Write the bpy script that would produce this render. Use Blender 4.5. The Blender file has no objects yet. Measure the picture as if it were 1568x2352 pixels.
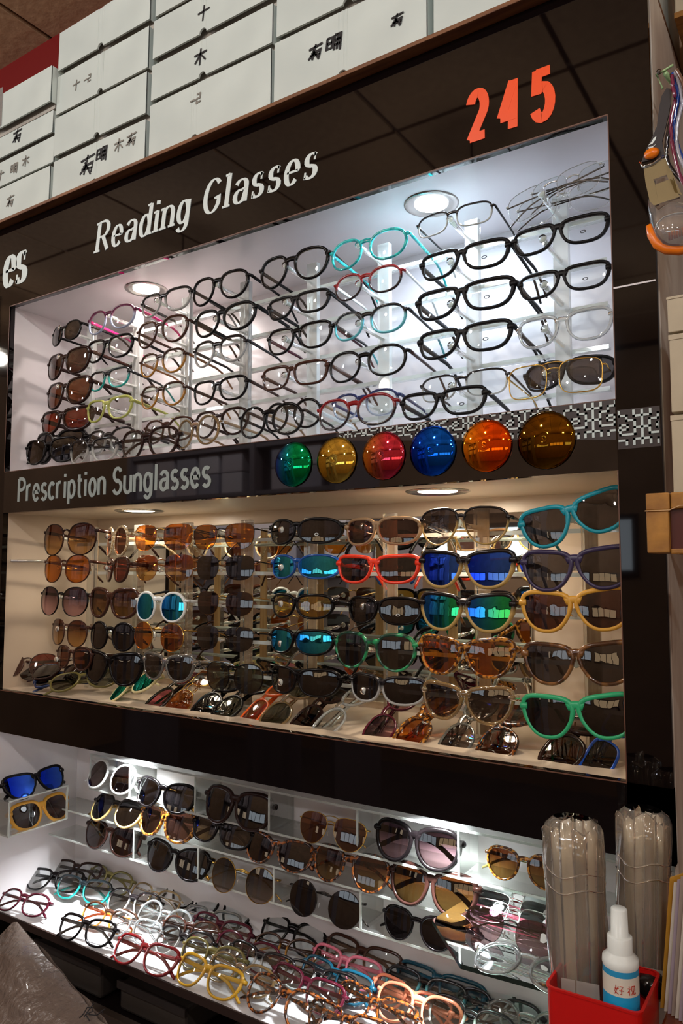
import bpy, bmesh, math, random
from math import sin, cos, pi, radians as R
from mathutils import Vector
random.seed(7)
S = bpy.context.scene
COL = S.collection
# ---------------------------------------------------------------- camera
FPX = 1735.43; YAW = R(33.322); PIT = R(4.376)
CAM = Vector((0.2144, -0.9210, 0.2427))
cd = bpy.data.cameras.new('camera'); cam = bpy.data.objects.new('camera', cd); COL.objects.link(cam)
cam.location = CAM; cam.rotation_euler = (pi/2+PIT, 0, YAW)
cd.sensor_fit = 'HORIZONTAL'; cd.sensor_width = 36; cd.lens = FPX/1568*36; cd.clip_start = .02
S.camera = cam
# ---------------------------------------------------------------- view, world, lights
S.view_settings.view_transform = 'Standard'; S.view_settings.look = 'None'
S.view_settings.gamma = 1; S.view_settings.use_curve_mapping = False
S.view_settings.exposure = 0.0
try:
    S.cycles.transparent_max_bounces = 40
except Exception: pass
W = bpy.data.worlds.new('world'); S.world = W; W.use_nodes = True
W.node_tree.nodes['Background'].inputs[0].default_value = (.9, .75, .65, 1)
W.node_tree.nodes['Background'].inputs[1].default_value = .02
def area(name, loc, size, power, col, rot=(0,0,0), shape='SQUARE'):
    l = bpy.data.lights.new(name, 'AREA'); l.energy = power; l.size = size; l.color = col; l.shape = shape
    o = bpy.data.objects.new(name, l); COL.objects.link(o); o.location = loc; o.rotation_euler = rot
    return o
CEIL = 1.75; FLOOR = -1.27
FILL_LAMPS = [(x, y) for y in (-1.45, -3.0) for x in (-3.6, -2.2, -.8, .6, 2.0)]  # added lamps out of view, filling ceiling and boxes with light
for k, (x, y) in enumerate(FILL_LAMPS):
    l = bpy.data.lights.new('fill_bulb', 'POINT'); l.energy = 20; l.shadow_soft_size = .035; l.color = (.90, .95, 1.0) if k % 2 else (1, .93, .84)
    o = bpy.data.objects.new('fill_bulb', l); COL.objects.link(o); o.location = (x, y, 1.40)
# (the spots of the cabinet downlights are made in downlight())

# ---------------------------------------------------------------- pixel -> point helpers (same camera)
_f = Vector((-sin(YAW)*cos(PIT), cos(YAW)*cos(PIT), sin(PIT))); _r = Vector((cos(YAW), sin(YAW), 0)); _u = _r.cross(_f)
def ray(x, y): return _f+_r*((x-784)/FPX)-_u*((y-1176)/FPX)
def aty(x, y, Y): d = ray(x, y); return CAM+d*((Y-CAM.y)/d.y)
def atz(x, y, Z): d = ray(x, y); return CAM+d*((Z-CAM.z)/d.z)
def atx(x, y, X): d = ray(x, y); return CAM+d*((X-CAM.x)/d.x)
# ---------------------------------------------------------------- colour / materials
def lin(h):
    h = h.lstrip('#'); c = [int(h[i:i+2], 16)/255 for i in (0, 2, 4)]
    return tuple((v/12.92 if v <= .04045 else ((v+.055)/1.055)**2.4) for v in c)+(1,)
MC = {}
def mat(name):
    m = bpy.data.materials.new(name); m.use_nodes = True; nt = m.node_tree
    for n in list(nt.nodes): nt.nodes.remove(n)
    out = nt.nodes.new('ShaderNodeOutputMaterial'); return m, nt, out
def N(nt, t, **kw):
    n = nt.nodes.new(t)
    for k, v in kw.items():
        if k in n.inputs: n.inputs[k].default_value = v
        else: setattr(n, k, v)
    return n
def pbr(key, col, rough=.4, metal=0, ior=1.5, var=None, scale=20, bump=0, coat=0, stretch=(1,1,1), detail=4):
    if key in MC: return MC[key]
    m, nt, out = mat(key); b = N(nt, 'ShaderNodeBsdfPrincipled')
    b.inputs['Base Color'].default_value = lin(col); b.inputs['Roughness'].default_value = rough
    b.inputs['Metallic'].default_value = metal; b.inputs['IOR'].default_value = ior; b.inputs['Coat Weight'].default_value = coat
    if var or bump:
        tc = N(nt, 'ShaderNodeTexCoord'); mp = N(nt, 'ShaderNodeMapping'); mp.inputs['Scale'].default_value = stretch
        nz = N(nt, 'ShaderNodeTexNoise'); nz.inputs['Scale'].default_value = scale; nz.inputs['Detail'].default_value = detail
        nt.links.new(tc.outputs['Object'], mp.inputs[0]); nt.links.new(mp.outputs[0], nz.inputs['Vector'])
        if var:
            cr = N(nt, 'ShaderNodeValToRGB'); cr.color_ramp.elements[0].position = .35; cr.color_ramp.elements[1].position = .65
            cr.color_ramp.elements[0].color = lin(var); cr.color_ramp.elements[1].color = lin(col)
            nt.links.new(nz.outputs[0], cr.inputs[0]); nt.links.new(cr.outputs[0], b.inputs['Base Color'])
        if bump:
            bp = N(nt, 'ShaderNodeBump'); bp.inputs['Strength'].default_value = bump; bp.inputs['Distance'].default_value = .01
            nt.links.new(nz.outputs[0], bp.inputs['Height']); nt.links.new(bp.outputs[0], b.inputs['Normal'])
    nt.links.new(b.outputs[0], out.inputs[0]); MC[key] = m; return m
def emit(key, col, s):
    if key in MC: return MC[key]
    m, nt, out = mat(key); e = N(nt, 'ShaderNodeEmission'); e.inputs[0].default_value = lin(col); e.inputs[1].default_value = s
    nt.links.new(e.outputs[0], out.inputs[0]); MC[key] = m; return m
def thin(key, top, bot=None, gloss=.06, gcol='ffffff', gcol2=None, boost=1.0, diffuse=0, dcol='ffffff', rough=.02):
    """thin coloured sheet: transmits tint, mirrors gcol; top/bot = gradient of the tint over the height of the piece"""
    if key in MC: return MC[key]
    m, nt, out = mat(key)
    tr = N(nt, 'ShaderNodeBsdfTransparent'); gl = N(nt, 'ShaderNodeBsdfGlossy'); gl.inputs['Roughness'].default_value = rough
    tr.inputs[0].default_value = lin(top); gl.inputs[0].default_value = lin(gcol)
    tc = N(nt, 'ShaderNodeTexCoord'); sp = N(nt, 'ShaderNodeSeparateXYZ'); nt.links.new(tc.outputs['Generated'], sp.inputs[0])
    if bot:
        cr = N(nt, 'ShaderNodeValToRGB'); cr.color_ramp.elements[0].position = .2; cr.color_ramp.elements[1].position = .75
        cr.color_ramp.elements[0].color = lin(bot); cr.color_ramp.elements[1].color = lin(top)
        nt.links.new(sp.outputs[2], cr.inputs[0]); nt.links.new(cr.outputs[0], tr.inputs[0])
    if gcol2:
        cr = N(nt, 'ShaderNodeValToRGB'); cr.color_ramp.elements[0].position = .15; cr.color_ramp.elements[1].position = .8
        cr.color_ramp.elements[0].color = lin(gcol2); cr.color_ramp.elements[1].color = lin(gcol)
        nt.links.new(sp.outputs[0], cr.inputs[0]); nt.links.new(cr.outputs[0], gl.inputs[0])
    lw = N(nt, 'ShaderNodeFresnel'); lw.inputs[0].default_value = 1.5
    ma = N(nt, 'ShaderNodeMath', operation='MULTIPLY_ADD', use_clamp=True)
    ma.inputs[1].default_value = boost; ma.inputs[2].default_value = gloss-.04*boost
    nt.links.new(lw.outputs[0], ma.inputs[0])
    mx = N(nt, 'ShaderNodeMixShader'); nt.links.new(ma.outputs[0], mx.inputs[0])
    src = tr
    if diffuse:
        df = N(nt, 'ShaderNodeBsdfDiffuse'); df.inputs[0].default_value = lin(dcol)
        m2 = N(nt, 'ShaderNodeMixShader'); m2.inputs[0].default_value = diffuse
        nt.links.new(tr.outputs[0], m2.inputs[1]); nt.links.new(df.outputs[0], m2.inputs[2]); src = m2
    nt.links.new(src.outputs[0], mx.inputs[1]); nt.links.new(gl.outputs[0], mx.inputs[2])
    nt.links.new(mx.outputs[0], out.inputs[0]); MC[key] = m; return m
def tort(key, dark, light, scale=130):
    if key in MC: return MC[key]
    m, nt, out = mat(key); b = N(nt, 'ShaderNodeBsdfPrincipled'); b.inputs['Roughness'].default_value = .15; b.inputs['Coat Weight'].default_value = .5
    tc = N(nt, 'ShaderNodeTexCoord'); nz = N(nt, 'ShaderNodeTexNoise'); nz.inputs['Scale'].default_value = scale; nz.inputs['Detail'].default_value = 1
    cr = N(nt, 'ShaderNodeValToRGB'); cr.color_ramp.elements[0].position = .47; cr.color_ramp.elements[1].position = .6
    cr.color_ramp.elements[0].color = lin(dark); cr.color_ramp.elements[1].color = lin(light)
    nt.links.new(tc.outputs['Object'], nz.inputs['Vector']); nt.links.new(nz.outputs[0], cr.inputs[0]); nt.links.new(cr.outputs[0], b.inputs['Base Color'])
    nt.links.new(b.outputs[0], out.inputs[0]); MC[key] = m; return m
def twotone(key, top, bot, rough=.18):
    """acetate that is one colour above and another below"""
    if key in MC: return MC[key]
    m, nt, out = mat(key); b = N(nt, 'ShaderNodeBsdfPrincipled'); b.inputs['Roughness'].default_value = rough
    tc = N(nt, 'ShaderNodeTexCoord'); sp = N(nt, 'ShaderNodeSeparateXYZ'); nt.links.new(tc.outputs['Generated'], sp.inputs[0])
    cr = N(nt, 'ShaderNodeValToRGB'); cr.color_ramp.elements[0].position = .5; cr.color_ramp.elements[1].position = .66
    cr.color_ramp.elements[0].color = lin(bot); cr.color_ramp.elements[1].color = lin(top)
    nt.links.new(sp.outputs[2], cr.inputs[0]); nt.links.new(cr.outputs[0], b.inputs['Base Color'])
    nt.links.new(b.outputs[0], out.inputs[0]); MC[key] = m; return m

M = dict(
 gloss=pbr('gloss black', '0b0606', .03, ior=1.46),
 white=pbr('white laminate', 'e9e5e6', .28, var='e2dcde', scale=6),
 mirror=pbr('mirror', 'd8dcd8', .015, metal=1),
 wood=pbr('ledge wood', '8a5a34', .5, var='6b4228', scale=30, stretch=(.3, 3, 3)),
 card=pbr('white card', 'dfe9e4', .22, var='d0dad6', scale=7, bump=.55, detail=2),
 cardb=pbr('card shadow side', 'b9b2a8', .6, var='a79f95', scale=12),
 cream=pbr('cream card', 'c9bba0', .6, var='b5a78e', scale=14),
 ink=pbr('ink', '1c1a1e', .6),
 acr=thin('acrylic', 'fafcfa', gloss=.04, diffuse=.05, boost=.7, dcol='f4f8f6'),
 bar=thin('bar acrylic', 'f7faf8', gloss=.10, diffuse=.30, boost=1.4, dcol='f8fcf8'),
 acrw=thin('frosted acrylic', 'f4f6f4', gloss=.10, diffuse=.42, boost=1.2, dcol='f8faf6', rough=.08),
 edge=thin('acrylic cut edge', 'f0f6f2', gloss=.10, diffuse=.6, dcol='f2faf4', rough=.1),
 tan=pbr('tan tape', 'c09a6a', .5, var='a88050', scale=60, stretch=(4, 4, .15)),
 steel=pbr('steel', 'a9a6a0', .25, metal=1),
 ceil=pbr('ceiling tile', 'b49272', .9, var='a68466', scale=40, bump=.2),
 grid=pbr('ceiling grid', '4a352a', .8),
 red=pbr('red paint', '7a0e0e', .5),
 floor=pbr('floor vinyl', '6a6468', .35, var='5a5458', scale=5),
 wall=pbr('painted wall', 'a8886e', .8, var='987a60', scale=3),
 dark=pbr('dark laminate', '120c0c', .25),
 darkw=pbr('dark timber', '2a1a14', .5),
 orange=emit('orange vinyl', 'ff5a1e', .0) if 0 else pbr('orange vinyl', 'ff5000', .4),
 lwhite=pbr('warm laminate', 'd8c6b0', .3, var='cfbca6', scale=6), wlet=pbr('white vinyl', 'dfeae8', .4), glet=pbr('grey vinyl', '9aa5a2', .4),
)
# ---------------------------------------------------------------- object helpers
def link(name, me, m=None, parent=None, smooth=False):
    o = bpy.data.objects.new(name, me); COL.objects.link(o)
    if m is not None:
        if not me.materials: me.materials.append(m)
        o.material_slots[0].link = 'OBJECT'; o.material_slots[0].material = m
    if parent is not None: o.parent = parent
    return o
def tag(o, label, cat, group=None):
    o['label'] = label; o['category'] = cat
    if group: o['group'] = group
    return o
def thing(name, label, cat, loc=(0,0,0), rot=(0,0,0), group=None):
    o = bpy.data.objects.new(name, None); COL.objects.link(o); o.empty_display_size = .01
    o.location = loc; o.rotation_euler = rot; return tag(o, label, cat, group)
def mesh(verts, faces, smooth=False):
    me = bpy.data.meshes.new('m'); me.from_pydata([tuple(v) for v in verts], [], faces)
    if smooth: me.polygons.foreach_set('use_smooth', [True]*len(faces))
    me.update(); return me
class G:
    def __init__(s): s.v = []; s.f = []
    def add(s, v, f):
        b = len(s.v); s.v += [tuple(p) for p in v]; s.f += [tuple(b+i for i in q) for q in f]; return s
    def box(s, x0, x1, y0, y1, z0, z1):
        v = [(x, y, z) for x in (x0, x1) for y in (y0, y1) for z in (z0, z1)]
        return s.add(v, [(0,1,3,2), (4,6,7,5), (0,4,5,1), (2,3,7,6), (0,2,6,4), (1,5,7,3)])
    def tube(s, pts, r, n=8, cap=True):
        pts = [Vector(p) for p in pts]; rr = r if isinstance(r, (list, tuple)) else [r]*len(pts); V = []; F = []
        up = Vector((0, 0, 1)); 
        for i, p in enumerate(pts):
            d = (pts[min(i+1, len(pts)-1)]-pts[max(i-1, 0)]).normalized()
            a = d.cross(up); a = a.normalized() if a.length > .05 else d.cross(Vector((0, 1, 0))).normalized()
            b = a.cross(d)
            q = rr[i] if isinstance(rr[i], tuple) else (rr[i], rr[i])
            for k in range(n):
                t = 2*pi*k/n+pi/n; V.append(p+a*cos(t)*q[0]+b*sin(t)*q[1])
        for i in range(len(pts)-1):
            for k in range(n): F.append((i*n+k, i*n+(k+1) % n, (i+1)*n+(k+1) % n, (i+1)*n+k))
        if cap: F += [tuple(range(n))[::-1], tuple(range((len(pts)-1)*n, len(pts)*n))]
        return s.add(V, F)
    def lathe(s, prof, c=(0,0,0), n=24, axis='z'):
        V = []; F = []
        for r, z in prof:
            for k in range(n):
                t = 2*pi*k/n
                V.append((c[0]+r*cos(t), c[1]+r*sin(t), c[2]+z) if axis == 'z' else (c[0]+r*cos(t), c[1]+z, c[2]+r*sin(t)))
        for i in range(len(prof)-1):
            for k in range(n): F.append((i*n+k, i*n+(k+1) % n, (i+1)*n+(k+1) % n, (i+1)*n+k))
        return s.add(V, F)
    def build(s, name, m, parent=None, smooth=False): return link(name, mesh(s.v, s.f, smooth), m, parent)
def bevel(o, w, seg=2):
    b = o.modifiers.new('bevel', 'BEVEL'); b.width = w; b.segments = seg; b.limit_method = 'ANGLE'; return o
def struct(o): o['kind'] = 'structure'; return o

# ================================================================ THE SHOP ROOM
XL, XR, YB, YF = -5.2, 3.2, .40, -4.4
struct(G().box(XL, XR, YF, YB, FLOOR-.05, FLOOR).build('floor', M['floor']))
struct(G().box(XL, XR, YB, YB+.05, FLOOR, CEIL).build('wall_back', M['wall']))
struct(G().box(XL, XR, YF-.05, YF, FLOOR, CEIL).build('wall_front', M['wall']))
struct(G().box(XL-.05, XL, YF, YB, FLOOR, CEIL).build('wall_left', M['wall']))
struct(G().box(XR, XR+.05, YF, YB, FLOOR, CEIL).build('wall_right', M['wall']))
ce = struct(G().box(XL, XR, YF, YB, CEIL+.012, CEIL+.05).build('ceiling', M['grid']))
tile = mesh(G().box(-.291, .291, -.291, .291, 0, .012).v, G().box(0,1,0,1,0,1).f)
for i in range(14):
    for j in range(8):
        x = -4.90+.6*i+.2*0; y = -4.12+.6*j+.0
        x = -4.9+.6*i; y = .23-.6*j-.0
        x += .0
        if x+.29 > XR or y-.29 < YF: continue
        x = x+.0
        link('ceiling_tile', tile, M['ceil'], ce).location = (x, y-.6*0, CEIL)
struct(G().box(XL, XR, .33, YB, CEIL-.11, CEIL).build('trim_1', M['red']))
for k, (a, b) in enumerate(FILL_LAMPS):  # fittings for the added fill lamps
    t = thing('added_fill_lamp', f"added fill lamp over the aisle, {['first','second','third','fourth','fifth'][k % 5]} from left in the {'near' if k < 5 else 'far'} row", 'ceiling light', (a, b, CEIL))
    G().tube([(0, 0, 0), (0, 0, -.29)], .004, 6).build('cord', M['dark'], t); G().lathe([(.012, -.285), (.03, -.295), (.045, -.302)], n=16).build('lamp_cap', M['steel'], t, True)
for x, z in ((-3.2, .2), (-1.4, .6)): pass

# ================================================================ THE CABINET
XA, XE = -1.2310, .0495
ZT, ZO, ZB, ZBB, ZL, ZD, ZS = .978, .7994, .4461, .36, 0.0, -.0837, -.4268
DEP = .24
cab = thing('display_cabinet', 'glossy black wall cabinet with lit white openings full of eyewear', 'cabinet', (0, 0, FLOOR))
def cb(name, x0, x1, y0, y1, z0, z1, m, parent=cab, bv=0):
    o = G().box(x0, x1, y0, y1, z0-FLOOR, z1-FLOOR).build(name, m, parent)
    if bv: bevel(o, bv)
    return o
TK = .012
cb('fascia_panel', -2.6, XE, 0, TK, ZO, ZT, M['gloss'])
cb('stile', -2.6, XA, 0, TK, ZD, ZO, M['gloss'])
cb('stile', 0, XE, 0, TK, .58, ZO, M['gloss'])
cb('stile', 0, XE, 0, TK, ZD, .58, M['gloss'])
cb('middle_band', XA, 0, 0, TK, ZBB, ZB, pbr('gloss black band', '0b0707', .03, ior=1.7))
cb('lower_band', XA-1.4, XE, 0, TK, ZD, ZL-.0, M['gloss'])
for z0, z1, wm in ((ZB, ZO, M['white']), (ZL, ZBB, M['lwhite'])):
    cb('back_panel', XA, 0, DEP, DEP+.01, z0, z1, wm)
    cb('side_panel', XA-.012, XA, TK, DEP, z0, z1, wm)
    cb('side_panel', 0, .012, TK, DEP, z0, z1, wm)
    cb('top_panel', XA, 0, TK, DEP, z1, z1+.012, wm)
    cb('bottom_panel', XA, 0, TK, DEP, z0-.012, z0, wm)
thinl = pbr('edge banding', '6a4636', .4)
cb('edge_strip', XA, 0, -.0006, .002, ZO-.0005, ZO+.0012, thinl); cb('edge_strip', XA, 0, -.0006, .002, ZL-.0015, ZL, thinl)
cb('edge_strip', -.0006, .0006, -.0006, .002, ZB, ZO, thinl); cb('edge_strip', XA-.001, XA, -.0006, .002, ZB, ZO, thinl)
cb('edge_strip', XA, 0, -.0006, .002, ZB-.001, ZB, thinl); cb('edge_strip', -.0006, .0006, -.0006, .002, ZL, ZBB, thinl)
cb('joint_glint', 0.001, XE-.001, -.0012, .001, .5795, .5815, M['white'])  # white bar painting the light caught along the stile joint
# outer side of the cabinet
cb('outer_side', XE-.003, XE+.001, TK, .39, ZS-.6, .968, pbr('worn white side', 'e4dacc', .5, var='b8a494', scale=5, stretch=(1, 3, 1)))
# mirror on the back of the lower opening
mx0 = atx(0, 0, 0).x
a_ = aty(228, 1200, DEP-.004).x; b_ = aty(1215, 1160, DEP-.004).x
o = bevel(G().box(a_+.0, b_, DEP-.006, DEP-.0005, .012, .335).build('wall_mirror', M['mirror']), .002)
tag(o, 'wide rectangular mirror on the back of the lower lit opening behind the sunglasses', 'mirror')
# base display: white interior
XBL = XA
cb('back_panel', XA, XE, .2, .21, ZS, ZD-.0, M['white'])
cb('side_panel', XA-.012, XA, .0, .2, ZS, ZD, M['white'])
cb('top_panel', XA, 0, TK, .2, ZD+.0, ZD+.01, M['white'])
cb('display_floor', XA, XE, .0, .2, ZS-.012, ZS, pbr('glossy white shelf', 'e4e2e4', .18))
cb('display_floor_edge', XA-.3, XE, -.003, .0, ZS-.014, ZS-.001, M['darkw'])
cb('lower_front', XA-1.4, XE, .16, .18, FLOOR+.001, ZS-.012, M['dark'])
cb('stile', XA-1.4, XA-.012, 0, .02, ZS, ZD, M['gloss'])
# reflected fretwork sign, built as painted bars on the middle band and right stile
fretm = pbr('reflected fret line', 'cfdcda', .4); fretb = pbr('reflected fret ground', '2e1d18', .35)
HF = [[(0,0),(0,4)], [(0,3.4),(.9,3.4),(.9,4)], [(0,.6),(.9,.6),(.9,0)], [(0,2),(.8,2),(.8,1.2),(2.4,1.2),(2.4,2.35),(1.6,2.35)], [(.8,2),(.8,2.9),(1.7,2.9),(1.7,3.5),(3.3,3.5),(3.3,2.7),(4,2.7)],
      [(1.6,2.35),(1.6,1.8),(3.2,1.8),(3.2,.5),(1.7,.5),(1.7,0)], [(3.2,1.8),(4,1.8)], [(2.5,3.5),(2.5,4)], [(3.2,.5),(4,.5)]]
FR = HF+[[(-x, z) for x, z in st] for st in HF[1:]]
def fret(u0, v0, ax, sc, zmin, zmax, xmin, xmax, g):
    """grid strokes -> flat bars on the front plane"""
    w = .135
    for st in FR:
        for (x1, y1), (x2, y2) in zip(st, st[1:]):
            xa, xb = sorted((x1, x2)); ya, yb = sorted((y1, y2))
            X0, X1 = u0+(xa-w)*sc, u0+(xb+w)*sc; Z0, Z1 = v0+(ya-w)*sc*.95, v0+(yb+w)*sc*.95
            X0, X1 = max(X0, xmin), min(X1, xmax); Z0, Z1 = max(Z0, zmin), min(Z1, zmax)
            if X1-X0 < 1e-4 or Z1-Z0 < 1e-4: continue
            g.box(X0, X1, -.0015, -.0004, Z0-FLOOR, Z1-FLOOR)
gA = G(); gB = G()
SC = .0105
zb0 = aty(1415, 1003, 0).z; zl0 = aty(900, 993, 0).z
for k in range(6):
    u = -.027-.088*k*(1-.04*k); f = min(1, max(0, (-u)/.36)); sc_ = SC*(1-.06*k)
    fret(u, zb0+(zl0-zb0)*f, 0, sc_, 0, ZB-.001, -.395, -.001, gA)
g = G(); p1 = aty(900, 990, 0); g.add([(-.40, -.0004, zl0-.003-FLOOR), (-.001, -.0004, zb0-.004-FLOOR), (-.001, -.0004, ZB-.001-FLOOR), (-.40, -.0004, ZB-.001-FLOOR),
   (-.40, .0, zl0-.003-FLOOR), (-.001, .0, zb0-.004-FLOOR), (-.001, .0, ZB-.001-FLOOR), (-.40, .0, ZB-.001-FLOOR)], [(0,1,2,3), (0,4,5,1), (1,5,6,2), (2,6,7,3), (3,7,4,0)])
fs = thing('fretwork_reflection', 'painted reflection of white on brown fretwork along the top right of the middle band', 'decoration')
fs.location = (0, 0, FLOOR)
g.build('ground', fretb, fs); gA.build('reflected_lines', fretm, fs)
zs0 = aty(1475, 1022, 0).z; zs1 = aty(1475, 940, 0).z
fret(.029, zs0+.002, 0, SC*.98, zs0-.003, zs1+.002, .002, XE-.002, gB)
f2 = thing('fretwork_reflection', 'painted reflection of white fretwork on the black right stile beside the middle band', 'decoration', (0, 0, FLOOR))
G().box(.001, XE-.001, -.0004, 0, zs0-.003-FLOOR, zs1+.002-FLOOR).build('ground', fretb, f2); gB.build('reflected_lines', fretm, f2)

# ledge on top
ld = G().box(-2.6, XE-.001, -.02, .385, ZT+.001, ZT+.0075).build('wooden_ledge', M['wood']); bevel(ld, .001)
tag(ld, 'long brown wooden ledge on top of the black cabinet under the white boxes', 'shelf')

# ---------------------------------------------------------------- downlights
def downlight(x, y, z, col, e, label, ecol, r=.035, es=6):
    t = thing('recessed_downlight', label, 'light', (x, y, z))
    G().lathe([(r, .0), (r*1.28, -.0015), (r*1.45, -.003), (r*1.6, -.0015), (r*1.62, 0)], n=40).build('trim_ring', M['steel'], t, True)
    G().lathe([(0, -.0012), (r*.99, -.0012), (r*.99, 0)], n=32).build('diffuser', emit('diffuser '+ecol, ecol, es), t)
    a = area('downlight_lamp', (x, y, z-.005), r*1.8, e, col, shape='DISK'); a.data.spread = R(180 if z > 0 else 95); return t
downlight(-.283, .085, ZO, (.68, .82, 1), 1.7, 'round recessed downlight with silver ring, cool white, right end of upper opening', 'e8f6ff', .026)
downlight(-.915, .09, ZO, (1, .86, .80), 1.0, 'round recessed downlight with silver ring, warm white, left end of upper opening', 'fff6ea', .026)
downlight(-.283, .097, ZBB, (1, .84, .64), 1.1, 'round recessed downlight, right end of the lower opening ceiling', 'fff4e0', .03)
downlight(-.943, .109, ZBB, (1, .84, .66), .8, 'round recessed downlight, left end of the lower opening ceiling', 'fff4e2', .03)
downlight(-.96, .105, ZD, (.93, .97, 1), 2.6, 'round recessed downlight above the left end of the bottom display', 'f0f8ff', .026)
downlight(-.30, .105, ZD, (.93, .97, 1), 2.6, 'round recessed downlight above the right end of the bottom display', 'f0f8ff', .026)

# ================================================================ LETTERING (pen strokes)
def arc(cx, cy, rx, ry, a0, a1, n=10): return [(cx+rx*cos(R(a0+(a1-a0)*i/n)), cy+ry*sin(R(a0+(a1-a0)*i/n))) for i in range(n+1)]
def glyph(c, w=.46, X=.68):
    r = w/2
    D = dict(
     n=([[(0,0),(0,X)], [(0,X*.62)]+arc(r, X*.66, r, X*.34, 180, 0)+[(w,0)]], w),
     u=([[(0,X)]+arc(r, X*.34, r, X*.34, 180, 360)+[(w,X)], [(w,X),(w,0)]], w),
     e=([[(.02,X*.52),(w,X*.52)]+arc(r, X/2, r, X/2, 8, 320, 18)], w),
     o=([arc(r, X/2, r, X/2, 0, 360, 22)], w),
     c=([arc(r, X/2, r, X/2, 45, 315, 18)], w*.92),
     s=([arc(r*.92, X*.75, r*.82, X*.25, 35, 270, 10)+arc(r*.92, X*.25, r*.86, X*.25, 90, -150, 10)], w*.86),
     a=([arc(r, X*.72, r, X*.28, 160, 0)+[(w,0)], arc(r*.9, X*.28, r*.9, X*.28, 60, 360, 14)+[(w, X*.45)], [(r*1.2, X*.56),(w, X*.6)]], w),
     d=([[(w,1),(w,0)], arc(r, X/2, r, X/2, 0, 360, 20)], w),
     p=([[(0,X),(0,-.28)], arc(r, X/2, r, X/2, 0, 360, 20)], w),
     g=([arc(r, X*.5, r, X*.5, 0, 360, 20), [(w,X)]+arc(r, -.02, r, .24, 0, -150, 10)], w),
     i=([[(.06,0),(.06,X)], [(.06,.88),(.06,1.0)]], .12), l=([[(.06,0),(.06,1)]], .12),
     r=([[(0,0),(0,X)], [(0,X*.55)]+arc(r*.95, X*.66, r*.95, X*.34, 180, 70)], w*.72),
     t=([[(r*.55,.92)]+arc(r*1.05, .18, r*.5, .17, 180, 290, 6), [(0,X),(w*.72,X)]], w*.66),
     P=([[(0,0),(0,1)], [(0,1),(w*.55,1)]+arc(w*.55, .75, w*.6, .25, 90, -90)+[(0,.5)]], w*1.1),
     R=([[(0,0),(0,1)], [(0,1),(w*.6,1)]+arc(w*.6, .75, w*.6, .25, 90, -90)+[(0,.5)], [(w*.6,.5),(w*1.35,0)]], w*1.3),
     S=([arc(w*.6, .75, w*.56, .25, 25, 270, 12)+arc(w*.6, .25, w*.6, .25, 90, -160, 12)], w*1.2),
     G=([arc(w*.75, .5, w*.75, .5, 42, 330, 24)+[(w*1.4,.42),(w*.95,.42)]], w*1.45),
    )
    D['2'] = ([arc(w*.55, .72, w*.55, .28, 165, -30, 12)+[(.03,.02)], [(0,.07),(w*1.15,.07)]], w*1.15)
    D['4'] = ([[(w*.85,0),(w*.85,1)], [(w*.85,.98),(0,.27)], [(-.03,.27),(w*1.2,.27)]], w*1.2)
    D['5'] = ([[(w*1.05,.93),(w*.06,.93)], [(w*.14,1),(0.04,.5)], arc(w*.52, .32, w*.56, .32, 130, -155, 14)], w*1.12)
    return D[c]
def pen(g, pts, wid, org, sx, sz, slant, y, th=.0009):
    """stroke of varying width as thin solid bars on the plane y"""
    P = [(org[0]+(p[0]+slant*p[1])*sx, org[1]+p[1]*sz) for p in pts]
    L = len(P); off = []
    for i in range(L):
        a = P[max(i-1, 0)]; b = P[min(i+1, L-1)]; dx, dz = b[0]-a[0], b[1]-a[1]; l = math.hypot(dx, dz) or 1
        w = wid(abs(dz)/l)*sz/2
        # mitre on sharp corners
        if 0 < i < L-1:
            e1 = (P[i][0]-a[0], P[i][1]-a[1]); e2 = (b[0]-P[i][0], b[1]-P[i][1]); l1 = math.hypot(*e1) or 1; l2 = math.hypot(*e2) or 1
            c = (e1[0]*e2[0]+e1[1]*e2[1])/(l1*l2); w = w/max(.5, math.sqrt(max(.01, (1+c)/2)))
        off.append((-dz/l*w, dx/l*w))
    V = []; F = []
    for (x, z), (ox, oz) in zip(P, off):
        V += [(x+ox, y-th, z+oz), (x-ox, y-th, z-oz), (x+ox, y, z+oz), (x-ox, y, z-oz)]
    for i in range(L-1):
        a = 4*i; F += [(a, a+1, a+5, a+4), (a, a+4, a+6, a+2), (a+1, a+3, a+7, a+5)]
    F += [(0, 2, 3, 1), (4*L-4, 4*L-3, 4*L-1, 4*L-2)]
    g.add(V, F)
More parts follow.
